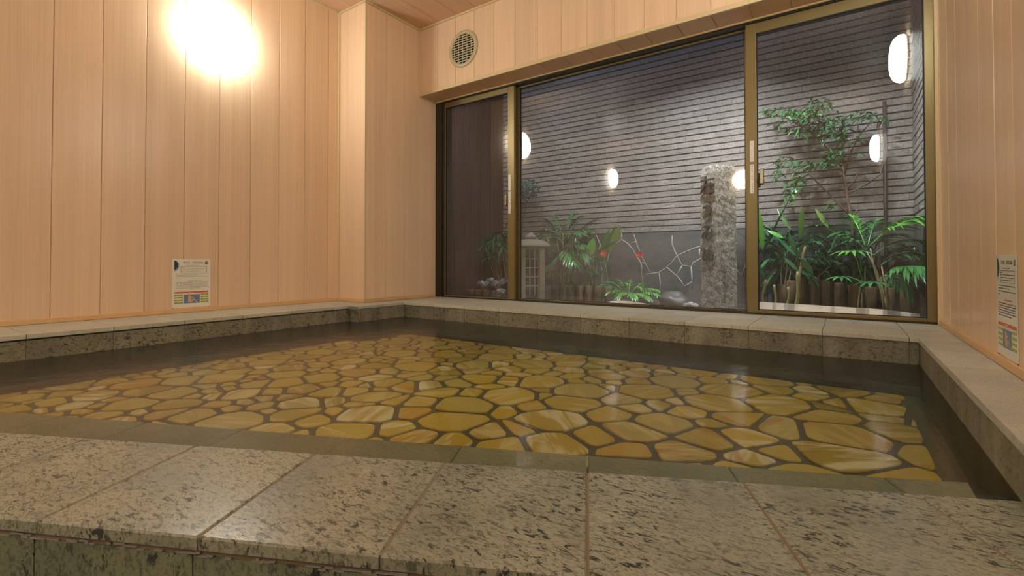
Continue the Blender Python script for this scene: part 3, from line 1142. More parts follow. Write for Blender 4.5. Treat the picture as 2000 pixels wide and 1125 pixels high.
lines = [[(1200, 480), (1214, 468), (1226, 476), (1236, 487), (1242, 498), (1252, 515), (1255, 532)],
         [(1238, 458), (1244, 478), (1254, 502), (1262, 518), (1271, 534)], [(1214, 455), (1213, 468)],
         [(1252, 513), (1259, 514)], [(1233, 474), (1243, 472)],
         [(1262, 536), (1275, 534), (1287, 532), (1300, 524), (1311, 514), (1320, 502), (1330, 496), (1345, 489), (1358, 484), (1369, 481)],
         [(1313, 460), (1312, 475), (1318, 492), (1324, 502), (1329, 513), (1333, 519)],
         [(1287, 532), (1289, 550), (1289, 570)], [(1302, 522), (1312, 531), (1322, 539), (1330, 549), (1335, 558)],
         [(1332, 518), (1340, 519), (1350, 521), (1353, 514), (1363, 508), (1369, 504)], [(1332, 519), (1326, 530), (1320, 538)],
         [(1350, 521), (1351, 540), (1352, 565)], [(1335, 560), (1345, 555), (1352, 549)], [(1366, 486), (1366, 504)],
         [(1438, 526), (1449, 538), (1455, 520), (1462, 500)], [(1164, 458), (1172, 478), (1168, 500), (1176, 530), (1174, 560)]]
for ln in lines:
    pp = [P(x, y, Y=yj) for x, y in ln]
    mb.tube([p+Vector((0, 0.004, 0)) for p in pp], [0.0055+random.uniform(-0.0015, 0.0015) for _ in pp], 6, 1)
struct(mb.build('wall_garden_plinth', [M_plinth, M_pjoint]), 'dark grey stone plinth with pale irregular joints below the tiles')

# ground
mt, nt, N, L, b = mat('dark_garden_soil')
n1 = noise_t(nt, coords(nt), 30, 5, 0.7)
L.new(ramp(nt, [(0.3, (0.02, 0.017, 0.012)), (0.7, (0.10, 0.085, 0.065))], n1).outputs[0], b.inputs['Base Color'])
L.new(bump(nt, n1, 0.8, 0.01), b.inputs['Normal'])
b.inputs['Roughness'].default_value = 0.55
M_soil = mt
mb = MB()
nx, ny = 60, 24
vs, fs = [], []
for j in range(ny+1):
    for i in range(nx+1):
        x = XFN+(XTR-XFN)*i/nx
        y = YW+0.121+(YT-YW-0.121)*j/ny
        vs.append((x, y, ZG+0.012*mnoise.noise(Vector((x*5, y*5, 0)))))
for j in range(ny):
    for i in range(nx):
        a = j*(nx+1)+i
        fs.append((a, a+1, a+nx+2, a+nx+1))
mb.add(vs, fs, 0, smooth=True)
mb.box((XFN, YW+0.121, ZG-0.2), (XTR, YT, ZG-0.03))
struct(mb.build('floor_garden', M_soil), 'dark garden soil bed outside the window')

M_pebble = simple('wet_pebble', (0.20, 0.19, 0.17), 0.18, 0, 0.8)


def blob(mb, c, r, seed, amp=0.35, sub=2, fr=1.6, mi=0, col=None):
    bm = bmesh.new()
    bmesh.ops.create_icosphere(bm, subdivisions=sub, radius=1)
    bm.verts.index_update()
    off = Vector((seed*3.1, seed*1.7, seed*0.9))
    vs = []
    for v in bm.verts:
        k = 1+amp*mnoise.noise(v.co*fr+off)+amp*0.4*mnoise.noise(v.co*fr*2.7+off)
        vs.append(Vector(c)+Vector((v.co.x*r[0]*k, v.co.y*r[1]*k, v.co.z*r[2]*k)))
    fs = [[v.index for v in f.verts] for f in bm.faces]
    bm.free()
    mb.add(vs, fs, mi, col or rc(), True)


mb = MB()
for k in range(900):
    x, y = random.uniform(-2.75, 0.25), random.uniform(YW+0.14, 3.62)
    r = random.uniform(0.006, 0.016)
    blob(mb, (x, y, ZG+0.008), (r, r, r*0.6), k, 0.2, 1)
tag(mb.build('gravel', M_pebble), 'dark wet gravel scattered on the ground just outside the window', 'gravel', kind='stuff')

# fence
mt, nt, N, L, b = mat('dark_brown_fence_board')
n1 = noise_t(nt, coords(nt, (40, 40, 1.5), tone_shift=3), 1.0, 4, 0.6)
L.new(ramp(nt, [(0.25, (0.030, 0.017, 0.012)), (0.75, (0.105, 0.062, 0.045))], n1).outputs[0], b.inputs['Base Color'])
b.inputs['Roughness'].default_value = 0.5
M_fence = mt
fence = thing('board_fence', 'dark brown vertical board fence outside the narrow left window pane', 'fence', (XFN, 3.7, ZG))
ys = [YW+0.21, 3.39, 3.525, 3.66, 3.79, 3.92, 4.05, YT-0.012]
for a, b_ in zip(ys[:-1], ys[1:]):
    k = MB()
    k.box((XFN-0.02, a+0.002, 0.2), (XFN-0.001+random.uniform(-0.003, 0.004), b_-0.002, 3.3), 0, rc(), 0.002)
    k.build('fence_board', M_fence, fence)
k = MB()
k.box((XFN-0.05, YW+0.205, 0.2), (XFN-0.021, YT, 3.3))
k.build('fence_backing', M_fence, fence)

# stone lantern
mt, nt, N, L, b = mat('lantern_granite')
v = coords(nt)
n1 = noise_t(nt, v, 160, 2, 0.7)
n2 = noise_t(nt, v, 12, 4, 0.6)
col = mixc(nt, ramp(nt, [(0.35, 0.0), (0.65, 1.0)], n1).outputs[0], (0.10, 0.09, 0.075), (0.26, 0.24, 0.20))
col = mixc(nt, ramp(nt, [(0.4, 0.0), (0.7, 0.8)], n2).outputs[0], col, (0.22, 0.16, 0.09))
L.new(col, b.inputs['Base Color'])
b.inputs['Roughness'].default_value = 0.8
L.new(bump(nt, n1, 0.5, 0.004), b.inputs['Normal'])
M_lant = mt
YL = 3.62
lc = P(1037, 520, Y=YL)
lx = lc.x
zz = lambda y: P(1037, y, Y=YL).z
lan = thing('stone_lantern', 'round granite garden lantern with domed roof and lattice window, left of central pane', 'lantern', (lx, YL, ZG))
k = MB()
zr0, zr1 = zz(484), zz(469)
k.lathe([(0.125, zr0), (0.166, zr0+0.004), (0.176, zr0+0.013), (0.172, zr0+0.022), (0.135, zr1-0.012), (0.09, zr1+0.001), (0.048, zr1+0.008)], (lx, YL, 0), 40)
k.build('roof', M_lant, lan)
k = MB()
z5 = zz(454)
k.lathe([(0.042, zr1+0.006), (0.047, zr1+0.014), (0.058, zr1+0.020), (0.060, zr1+0.027), (0.045, zr1+0.036), (0.022, z5-0.008), (0.004, z5)], (lx, YL, 0), 28)
k.build('finial', M_lant, lan)
k = MB()
zt_ = zr0-0.001
zb0 = ZG
M_lpost = simple('weathered_lantern_post', (0.19, 0.155, 0.10), 0.85)
for a in range(4):
    an = math.radians(40+90*a)
    Mx = Matrix.Translation((lx, YL, 0)) @ Matrix.Rotation(an, 4, 'Z')
    k = MB()
    k.box((0.088-0.026, 0.088-0.026, zb0+0.05), (0.088+0.022, 0.088+0.022, zt_), 0, rc(), 0.006, Mx)
    k.build('corner_post', M_lpost, lan)
for a in range(4):
    an = math.radians(40+90*a)
    Mx = Matrix.Translation((lx, YL, 0)) @ Matrix.Rotation(an, 4, 'Z')
    k = MB()
    for i in (-1, 1):
        k.box((i*0.021-0.0055, -0.092, zb0+0.10), (i*0.021+0.0055, -0.080, zt_-0.02), 0, rc(), 0.002, Mx)
    h = zt_-zb0-0.12
    for i in range(1, 5):
        z = zb0+0.10+h*i/5
        k.box((-0.064, -0.091, z-0.0055), (0.064, -0.081, z+0.0055), 0, rc(), 0.002, Mx)
    k.build('lattice', M_lant, lan)
k = MB()
M_lbody = simple('mossy_lantern_body', (0.13, 0.10, 0.065), 0.85)
k.lathe([(0.15, zb0-0.01), (0.155, zb0+0.02), (0.14, zb0+0.05), (0.11, zb0+0.06)], (lx, YL, 0), 36)
k.lathe([(0.10, zt_-0.02), (0.132, zt_-0.012), (0.130, zt_)], (lx, YL, 0), 36)
k.lathe([(0.06, zb0+0.055), (0.06, zt_-0.01)], (lx, YL, 0), 20, mi=1)
k.build('lantern_body', [M_lbody, simple('lantern_inside', (0.03, 0.02, 0.015), 0.9)], lan)

# engraved stone post
mt, nt, N, L, b = mat('rough_guidepost_stone')
v = coords(nt)
n1 = noise_t(nt, v, 55, 5, 0.75, 1.2)
n2 = noise_t(nt, v, 7, 3, 0.6)
col = ramp(nt, [(0.36, (0.06, 0.045, 0.03)), (0.5, (0.27, 0.235, 0.18)), (0.64, (0.56, 0.51, 0.43))], n1)
c2 = mixc(nt, math_n(nt, 'MULTIPLY', n2, 0.2), col.outputs[0], (0.18, 0.14, 0.09))
L.new(c2, b.inputs['Base Color'])
b.inputs['Roughness'].default_value = 0.85
L.new(bump(nt, n1, 1.0, 0.012), b.inputs['Normal'])
M_post = mt
th = math.radians(33.6)
Bc = Vector((-0.732, 3.65, 0))
ss = 0.171
uu = Vector((-math.cos(th), math.sin(th), 0))       # along the inscribed face, leftwards
ww = Vector((math.sin(th), math.cos(th), 0))
zp1 = P(1404, 319, Y=3.65).z
zp0 = ZG-0.02
post = thing('engraved_stone_post', 'tall rough stone guidepost carved with Japanese characters, in central window pane', 'stone post', (Bc+uu*ss*.5+ww*ss*.5)+Vector((0, 0, ZG)))
mb = MB()
n_, nz = 10, 64
vs, fs = [], []
perim = []
for side in range(4):
    a = [Vector((0, 0, 0)), uu*ss, uu*ss+ww*ss, ww*ss][side]
    b2 = [uu*ss, uu*ss+ww*ss, ww*ss, Vector((0, 0, 0))][side]
    for i in range(n_):
        perim.append(a.lerp(b2, i/n_))
cen = uu*ss*.5+ww*ss*.5
NP = len(perim)
for j in range(nz+1):
    z = zp0+(zp1-zp0)*j/nz
    kx = 1.0 if j < nz-2 else (0.985 if j == nz-2 else (0.95 if j == nz-1 else 0.84))
    for p in perim:
        q = cen+(p-cen)*kx*(1.015-0.03*j/nz)
        w = Bc+q
        d = (p-cen).normalized()
        e = 0.0065*mnoise.noise(Vector((w.x*26, w.y*26, z*22)))+0.004*mnoise.noise(Vector((w.x*70, w.y*70, z*60)))
        zo = 0.012*mnoise.noise(Vector((w.x*16, w.y*16, 5))) if j > nz-3 else 0
        vs.append(w+d*e+Vector((0, 0, z+zo)))
for j in range(nz):
    for i in range(NP):
        l = (i+1) % NP
        fs.append((j*NP+i, (j+1)*NP+i, (j+1)*NP+l, j*NP+l))
fs.append([nz*NP+i for i in range(NP)][::-1])
mb.add(vs, fs, 0, smooth=False)
mb.build('post_shaft', M_post, post)
M_carve = simple('carved_dark_stroke', (0.030, 0.020, 0.014), 0.9)


def text_part(body, size, loc, xdir, updir, material, name, parent, depth=0.0004, align='CENTER', sx=1.0, bold=0.0):
    cu = bpy.data.curves.new(name, 'FONT')
    cu.body = body
    cu.size = size
    cu.extrude = depth
    cu.offset = bold
    cu.align_x = align
    cu.align_y = 'CENTER'
    cu.resolution_u = 2
    tmp = bpy.data.objects.new(name+'_tmp', cu)
    C.objects.link(tmp)
    dg = bpy.context.evaluated_depsgraph_get()
    me = bpy.data.meshes.new_from_object(tmp.evaluated_get(dg))
    bpy.data.objects.remove(tmp)
    bpy.data.curves.remove(cu)
    x = Vector(xdir).normalized()
    u_ = Vector(updir).normalized()
    n = x.cross(u_)
    Mx = Matrix((x*sx, u_, n)).transposed().to_4x4()
    Mx.translation = Vector(loc)
    me.transform(Mx)
    me.materials.clear()
    me.materials.append(material)
    o = bpy.data.objects.new(name, me)
    C.objects.link(o)
    if parent is not None:
        o.parent = parent
        me.transform(Matrix.Translation(-parent.location))
    return o


fn = -ww
for ch, py_, sz in (('左', 364, 0.145), ('う', 410, 0.135), ('み', 457, 0.135), ('め', 499, 0.135)):
    z = P(1386, py_, Y=3.70).z
    text_part(ch, sz, Bc+uu*ss*0.52+fn*0.0130+Vector((0, 0, z)), -uu, (0, 0, 1), M_carve, 'carved_character', post, 0.0050, bold=0.0015)

# stainless planter edging
M_steel = simple('stainless_steel', (0.70, 0.68, 0.62), 0.33, 0.9)


def ribbon(name, pts, z0, z1, material, label, cat):
    mb = MB()
    vs, fs = [], []
    n = len(pts)
    for i, (x, y, zt) in enumerate(pts):
        for (dx, z) in ((0, z0), (0.035, zt), (0.038, zt), (0.003, z0)):
            vs.append((x, y+dx, z))
    for i in range(n-1):
        for k in range(4):
            l = (k+1) % 4
            fs.append((i*4+k, (i+1)*4+k, (i+1)*4+l, i*4+l))
    fs += [(0, 1, 2, 3), tuple((n-1)*4+k for k in (3, 2, 1, 0))]
    mb.add(vs, fs, 0, smooth=False)
    o = mb.build(name, material)
    return tag(o, label, cat)


pts_ = []
for i in range(41):
    t = i/40
    x = -0.46+t*0.80
    y = 3.36-0.05*math.sin(t*PI*0.9)+0.004*math.sin(t*37)
    px = 1478+t*330
    zt = P(1600, 596, Y=3.33).z-0.016*t*t-0.012*max(0, t-0.8)*5
    pts_.append((x, y, zt))
ribbon('steel_edging', pts_, ZG-0.01, 0, M_steel, 'shiny stainless steel edging strip along the bottom of right window pane', 'edging')
pts_ = []
for i in range(21):
    t = i/20
    pts_.append((-1.52+t*0.42, 3.34-0.03*math.sin(t*PI)+0.003*math.sin(t*23), 0.463-0.03*(2*t-1)**2))
ribbon('steel_edging', pts_, ZG-0.01, 0, M_steel, 'short stainless steel edging below the bright green fern', 'edging')

# log palisades
mt, nt, N, L, b = mat('weathered_log')
n1 = noise_t(nt, coords(nt, (60, 60, 4), tone_shift=3), 1.0, 4, 0.6)
L.new(ramp(nt, [(0.25, (0.05, 0.026, 0.010)), (0.75, (0.20, 0.12, 0.05))], n1).outputs[0], b.inputs['Base Color'])
b.inputs['Roughness'].default_value = 0.7
M_log = mt


def logs(spots, z1f, rad, label, group):
    for i, (x, y) in enumerate(spots):
        mb = MB()
        z1 = z1f(i)
        mb.lathe([(rad, ZG-0.03), (rad, z1-0.006), (rad-0.005, z1)], (x, y, 0), 16, col=rc())
        o = mb.build('log_post', M_log)
        tag(o, label, 'log post', group)


zl = P(940, 566, Y=3.62).z
x0, x1 = P(905, 568, Y=3.62).x, P(966, 568, Y=3.62).x
logs([(x0+(x1-x0)*i/4, 3.62) for i in range(5)], lambda i: zl+random.uniform(-.003, .003), 0.037, 'short brown round log in the low row before the pale rocks', 'logs edging the rocks at left')
zl2 = P(1120, 557, Y=3.86).z
x0, x1 = P(1070, 560, Y=3.86).x, P(1186, 560, Y=3.86).x
logs([(x0+(x1-x0)*i/7, 3.86+0.01*math.sin(i)) for i in range(8)], lambda i: zl2+random.uniform(-.006, .006), 0.034, 'short brown round log in the row behind the stone lantern', 'logs edging the centre bed')
for i, (px, py_) in enumerate(((1528, 556), (1546, 548), (1566, 540), (1591, 540), (1614, 548), (1640, 552), (1668, 556), (1700, 560), (1735, 562), (1770, 565))):
    p = P(px, py_, Y=3.92)
    mb = MB()
    mb.lathe([(0.033, ZG-0.03), (0.033, p.z-0.006), (0.028, p.z)], (p.x, 3.92+0.012*math.sin(i*2), 0), 16, col=rc())
    tag(mb.build('log_post', M_log), 'tall brown round log in the palisade behind the right-hand palms', 'log post', 'palisade logs at right')

# rocks
mt, nt, N, L, b = mat('pale_glossy_rock')
v = coords(nt)
n1 = noise_t(nt, v, 22, 5, 0.7, 1.5)
L.new(ramp(nt, [(0.38, (0.05, 0.045, 0.045)), (0.52, (0.30, 0.28, 0.27)), (0.66, (0.66, 0.63, 0.60))], n1).outputs[0], b.inputs['Base Color'])
b.inputs['Roughness'].default_value = 0.28
L.new(bump(nt, n1, 0.8, 0.01), b.inputs['Normal'])
M_rock = mt
for i, (px, py_, Y, r) in enumerate(((912, 559, 3.74, 0.040), (927, 553, 3.76, 0.055), (944, 557, 3.74, 0.05), (958, 550, 3.80, 0.052), (972, 556, 3.76, 0.055), (984, 552, 3.84, 0.05),
                                     (935, 546, 3.86, 0.04), (981, 574, 3.62, 0.055))):
    p = P(px, py_, Y=Y)
    mb = MB()
    blob(mb, (0, 0, 0), (r*1.15, r, r*0.85), i+3, 0.5, 3, 1.5)
    zmin = min(v_[2] for v_ in mb.v)
    cz = p.z
    mb.v = [(v_[0]+p.x, v_[1]+Y, v_[2]+cz) for v_ in mb.v]
    o = mb.build('garden_rock', M_rock)
    tag(o, 'pale crinkled rock heaped behind the low log row at left', 'rock', 'pale rocks at left')
M_boulder = simple('dark_boulder', (0.07, 0.062, 0.05), 0.45)
mb = MB()
for k in range(40):
    x, y = random.uniform(-2.95, -2.55), random.uniform(3.68, 3.9)
    blob(mb, (x, y, ZG+0.03), (0.03, 0.03, 0.04), k+60, 0.3, 1)
tag(mb.build('rock_rubble', M_pebble), 'dark rubble heaped under the pale rocks beside the fence', 'rubble', kind='stuff')
for (px, py_, Y, r, sd, lab) in ((1318, 590, 3.52, (0.115, 0.09, 0.075), 31, 'dark rounded boulder between bright green fern and engraved post'),
                                 (1262, 592, 3.60, (0.07, 0.06, 0.045), 32, 'small dark rock under the bright green fern'),
                                 (1350, 598, 3.40, (0.055, 0.05, 0.03), 33, 'low wet stone at the foot of the engraved post')):
    p = P(px, py_, Y=Y)
    mb = MB()
    blob(mb, (p.x, Y, max(p.z, ZG+0.01)), r, sd, 0.35, 3, 1.3)
    tag(mb.build('garden_rock', M_rock if sd == 33 else M_boulder), lab, 'rock')

# plants


def leaf_mat(name, c1, c2, rough=0.22, trans=0.12):
    mt, nt, N, L, b = mat(name)
    at = node(nt, 'ShaderNodeAttribute', attribute_name='tone')
    sep = node(nt, 'ShaderNodeSeparateColor')
    L.new(at.outputs['Color'], sep.inputs[0])
    L.new(mixc(nt, sep.outputs[0], c1, c2), b.inputs['Base Color'])
    b.inputs['Roughness'].default_value = rough
    b.inputs['Specular IOR Level'].default_value = 1.0
    return mt


M_leaf = leaf_mat('palm_leaf', (0.03, 0.14, 0.045), (0.09, 0.26, 0.065), 0.14)
M_leafb = leaf_mat('bright_leaf', (0.06, 0.25, 0.035), (0.16, 0.42, 0.06), 0.22)
M_leafd = leaf_mat('dark_glossy_leaf', (0.020, 0.085, 0.036), (0.06, 0.17, 0.06), 0.11)
M_leafo = leaf_mat('olive_blade_leaf', (0.07, 0.14, 0.03), (0.14, 0.22, 0.05), 0.25)
M_cane = simple('ringed_cane', (0.24, 0.20, 0.08), 0.5)
M_twig = simple('brown_twig', (0.12, 0.07, 0.045), 0.7)
M_petal = simple('coral_red_petal', (0.75, 0.08, 0.04), 0.4)


def keep(q):
    return Vector((min(max(q.x, XFN+0.012), XTR-0.014), min(max(q.y, YW+0.14), YT-0.016), q.z))


def blade(mb, base, d, L_, wd, droop=0.3, roll=0.0, fold=0.25, n=6, shape=0.8, mi=0, col=None, upv=(0, 0, 1)):
    d = Vector(d).normalized()
    upv = Vector(upv)
    s = d.cross(upv)
    s = s.normalized() if s.length > 1e-4 else Vector((1, 0, 0))
    s = (Matrix.Rotation(roll, 3, d) @ s)
    base = Vector(base)
    vs, fs = [], []
    for i in range(n+1):
        t = i/n
        p = base+d*L_*t+Vector((0, 0, -1))*droop*L_*t*t
        nn = s.cross(d)
        w = wd*0.5*math.sin(PI*min(1, max(0.02, t**shape)))**0.8 if t < 1 else 0.0005
        vs += [keep(q) for q in (p-s*w, p-nn*(w*fold), p+s*w)]
    for i in range(n):
        a = i*3
        fs += [(a, a+1, a+4, a+3), (a+1, a+2, a+5, a+4)]
    mb.add(vs, fs, mi, col or rc(), True)


def frond(parent, base, tip, nl, ll, lw, sag, material, name='frond', rr=None, ang=50, lift=0.0):
    """feather frond: a bowed rachis with a row of narrow leaflets on each side"""
    base, tip = Vector(base), Vector(tip)
    mid = (base+tip)/2+Vector((0, 0, sag))
    mb = MB()
    pts = []
    N_ = 14
    for i in range(N_+1):
        t = i/N_
        pts.append(base*(1-t)**2+mid*2*t*(1-t)+tip*t*t)
    pts = [keep(q) for q in pts]
    mb.tube(pts, [0.0035*(1-0.75*i/N_) for i in range(N_+1)], 5, 0, (0.9, 0.5, 0.5))
    for k in range(nl):
        t = 0.22+0.78*(k+0.5)/nl
        f = t*N_
        i = min(N_-1, int(f))
        p = pts[i].lerp(pts[i+1], f-i)
        d = (pts[i+1]-pts[i]).normalized()
        sd = d.cross(Vector((0, 0, 1)))
        sd = sd.normalized() if sd.length > 1e-3 else Vector((1, 0, 0))
        l = ll*(0.55+0.9*math.sin(PI*(0.15+0.75*t)))*random.uniform(.85, 1.1)/1.3
        a = math.radians(ang*(1.15-0.6*t))
        for sg in (-1, 1):
            dd = d*math.cos(a)+sd*sg*math.sin(a)+Vector((0, 0, lift+random.uniform(-.08, .08)))
            blade(mb, p, dd, l, lw*random.uniform(.8, 1.1), 0.30+random.uniform(0, .2), random.uniform(-.3, .3), 0.3, 5, 0.7)
    a_ = math.radians(0)
    blade(mb, pts[-1], pts[-1]-pts[-2], ll*0.5, lw, 0.3)
    return mb.build(name, material, parent)


def fan(parent, c, facing, nl, ll, lw, droop, material, spread=150, name='frond', stem=None):
    """fan frond: leaflets radiating from one point"""
    mb = MB()
    f = Vector(facing).normalized()
    s = f.cross(Vector((0, 0, 1))).normalized()
    for k in range(nl):
        a = math.radians(-spread/2+spread*k/(nl-1)+random.uniform(-4, 4))
        d = f*math.cos(a)+s*math.sin(a)
        blade(mb, c, d+Vector((0, 0, 0.12)), ll*random.uniform(.85, 1.1), lw*random.uniform(.85, 1.1), droop*random.uniform(.8, 1.2), 0, 0.25, 7, 0.75)
    if stem is not None:
        mid = (Vector(c)+Vector(stem))/2+Vector((0, 0, 0.03))
        mb.tube([stem, mid, c], [0.004, 0.003, 0.0025], 5, 0, (0.8, 0.5, 0.5))
    return mb.build(name, material, parent)


def stems(parent, foot, tops, rad, material, name='stem'):
    for tp in tops:
        mb = MB()
        f = Vector(foot)+Vector((random.uniform(-.03, .03), random.uniform(-.02, .02), 0))
        tp = Vector(tp)
        pts = [f, f.lerp(tp, .35)+Vector((random.uniform(-.01, .01), 0, .02)), f.lerp(tp, .7)+Vector((random.uniform(-.01, .01), 0, .02)), tp]
        mb.tube(pts, [rad, rad*.85, rad*.7, rad*.5], 6)
        mb.build(name, material, parent)


def Q(x, y, Y):
    return P(x, y, Y=Y)


# left palm beside the fence
foot = Vector((-2.83, 3.97, ZG))
pl1 = thing('leafy_shrub', 'dark green broad-leaved shrub against the brown fence, above pale rocks', 'plant', foot)
hubs = [Q(948, 480, 3.90), Q(968, 470, 3.95), Q(985, 480, 3.85), Q(960, 500, 3.84), Q(935, 470, 3.9), Q(975, 455, 4.0)]
stems(pl1, foot, hubs, 0.007, M_cane)
for i, h in enumerate(hubs):
    mb = MB()
    for k in range(13):
        a = k*2*PI/13+random.uniform(-.2, .2)
        blade(mb, h, (math.cos(a), math.sin(a), random.uniform(-.15, .5)), random.uniform(.15, .21), 0.036, random.uniform(.4, .9), random.uniform(-.4, .4), 0.2)
    mb.build('foliage', M_leafd, pl1)
p = Q(987, 445, 3.95)
for a_, d_, l_, w_ in ((p-Vector((0, 0, .03)), (0.3, 0, 1), 0.12, 0.07), (Q(975, 452, 3.95), (-0.3, 0, 1), 0.15, 0.014), (Q(931, 468, 3.9), (-0.02, 0, 1), 0.12, 0.014)):
    mb = MB()
    blade(mb, a_, d_, l_, w_, 0.03, 0.4, .1)
    mb.build('upright_leaf', M_leaf, pl1)

# small round-headed tree left
foot = Q(1019, 470, 4.02)
foot.z = ZG
tr1 = thing('small_tree', 'slim little tree with blue-green round crown above the stone lantern', 'tree', foot)
mb = MB()
mb.tube([foot, Q(1019, 480, 4.02), Q(1021, 440, 4.02), Q(1026, 410, 4.02), Q(1029, 390, 4.02), Q(1031, 372, 4.02)], [0.010, 0.008, 0.007, 0.006, 0.005, 0.003], 7)
for tx, ty in ((1012, 372), (1046, 368), (1020, 360), (1040, 385)):
    mb.tube([Q(1028, 395, 4.02), Q((1028+tx)/2, (390+ty)/2, 4.0), Q(tx, ty, 4.02)], [0.004, 0.003, 0.002], 5)
mb.build('trunk', M_twig, tr1)
mb = MB()
for k in range(300):
    a, r = random.uniform(0, 2*PI), math.sqrt(random.random())
    x = 1030+r*25*math.cos(a)
    y = 370+r*19*math.sin(a)
    p = Q(x, y, 4.02+random.uniform(-.11, .11))
    d = Vector((random.uniform(-1, 1), random.uniform(-1, .4), random.uniform(-.4, .6)))
    blade(mb, p, d, 0.036, 0.020, 0.2, random.uniform(-.6, .6), 0.1, 3, 0.9)
mb.build('foliage', leaf_mat('bluish_leaf', (0.07, 0.16, 0.16), (0.16, 0.30, 0.30), 0.2), tr1)

# centre palms
foot = Q(1098, 560, 3.98)
foot.z = ZG
pl2 = thing('palm_clump', 'feathery green palm clump with slim canes behind the lantern', 'palm', foot)
tops = [Q(x, y, Y) for x, y, Y in ((1088, 470, 3.98), (1100, 455, 4.0), (1110, 475, 3.95), (1095, 490, 3.9), (1120, 465, 4.02), (1105, 500, 3.9))]
stems(pl2, foot, tops, 0.006, M_cane)
for (bx, by, tx, ty, Y0, Y1, sg) in ((1090, 480, 1050, 490, 3.95, 3.80, .07), (1092, 470, 1062, 450, 3.98, 3.98, .06), (1098, 460, 1084, 424, 4.0, 4.05, .02), (1104, 462, 1130, 425, 4.0, 4.05, .05),
                                     (1106, 470, 1152, 448, 3.98, 3.95, .07), (1100, 485, 1140, 478, 3.92, 3.80, .07), (1095, 495, 1040, 500, 3.85, 3.72, .08), (1110, 480, 1160, 430, 4.0, 4.08, .06),
                                     (1100, 480, 1072, 435, 3.95, 4.05, .05), (1108, 490, 1150, 500, 3.9, 3.80, .08), (1100, 500, 1075, 520, 3.88, 3.78, .07), (1098, 470, 1050, 465, 3.92, 3.80, .06), (1104, 465, 1118, 420, 3.98, 4.08, .03), (1102, 475, 1135, 455, 3.9, 3.75, .07), (1098, 490, 1120, 510, 3.85, 3.7, .07), (1096, 465, 1070, 430, 3.98, 3.95, .04)):
    frond(pl2, Q(bx, by, Y0), Q(tx, ty, Y1), 9, 0.14, 0.020, sg, M_leaf)
fan(pl2, Q(1036, 482, 3.52), (0.35, -0.6, 0), 9, 0.115, 0.017, 0.30, M_leaf, 170, stem=Q(1085, 490, 3.85))

foot = Q(1140, 560, 4.02)
foot.z = ZG
pl3 = thing('drooping_fern', 'dark drooping fern between the palm clump and the red flowers', 'fern', foot)
for tx, ty in ((1115, 518), (1130, 522), (1148, 520), (1160, 530), (1105, 530)):
    frond(pl3, Q(1138, 535, 3.98), Q(tx, ty, 3.85), 8, 0.09, 0.016, 0.07, M_leafd)

# broad-leaved plants with red flowers
foot = Q(1165, 560, 3.92)
foot.z = ZG
pl4 = thing('broad_leaf_plant', 'plant with wide upright paddle leaves in front of the grey plinth', 'plant', foot)
for (bx, by, tx, ty, wd, mm, Y) in ((1165, 520, 1205, 436, 0.058, M_leafo, 3.95), (1165, 520, 1193, 440, 0.045, M_leaf, 3.98), (1148, 507, 1160, 463, 0.095, M_leafb, 3.9), (1140, 508, 1122, 462, 0.075, M_leafo, 3.92),
                                    (1190, 495, 1213, 437, 0.075, M_leafo, 3.9), (1150, 505, 1205, 470, 0.045, M_leaf, 3.85), (1158, 505, 1184, 526, 0.035, M_leaf, 3.8), (1182, 500, 1192, 540, 0.03, M_leaf, 3.82),
                                    (1060, 535, 1078, 513, 0.05, M_leaf, 3.7), (1073, 478, 1065, 440, 0.03, M_leafo, 3.98)):
    a, b2 = Q(bx, by, Y), Q(tx, ty, Y+random.uniform(-.03, .03))
    mb = MB()
    blade(mb, a, (b2-a)+Vector((0, 0, .05))*(b2-a).length, (b2-a).length*1.02, wd, 0.05, 0.9, 0.15, 9, 0.9, upv=(0, 1, 0.2))
    mb.tube([Vector((foot.x+(a.x-foot.x)*.3, foot.y, ZG)), Vector(((a.x+foot.x)/2, (a.y+foot.y)/2, (a.z+ZG)/2+.02)), a], [0.005, 0.004, 0.003], 5, 0, (.8, .5, .5))
    mb.build('paddle_leaf', mm, pl4)


def flower(px, py_, Y, gx, label):
    c = Q(px, py_, Y)
    g0 = Vector((Q(gx, 560, Y).x, Y, ZG))
    t = thing('red_flower', label, 'flower', g0)
    k = MB()
    k.tube([g0, g0.lerp(c, .5)+Vector((0.012, 0, 0.0)), c-Vector((0, -0.005, 0.012))], [0.003, 0.0028, 0.002], 6)
    k.build('stem', M_leaf if gx < 1200 else M_cane, t)
    k = MB()
    for r_, n_, tilt in ((0.030, 6, .15), (0.024, 5, .7), (0.016, 4, 1.2)):
        for i in range(n_):
            a = 2*PI*i/n_+tilt
            d = Vector((math.cos(a), -0.25-tilt*.5, math.sin(a)))
            blade(k, c, d, r_*1.15, 0.030, -0.2, 0, -0.3, 5, 0.75, upv=(0, 1, 0.01))
    k.build('petals', M_petal, t)
    k = MB()
    k.tube([c, c+Vector((0.004, -0.028, 0.006))], [0.003, 0.002], 6)
    k.build('stamen', simple('yellow_stamen', (0.75, 0.5, 0.1), 0.5), t)


flower(1180, 496, 3.78, 1190, 'coral red flower on a stem below the paddle leaves')
flower(1249, 498, 3.84, 1256, 'coral red flower standing alone before the pale plinth joints')

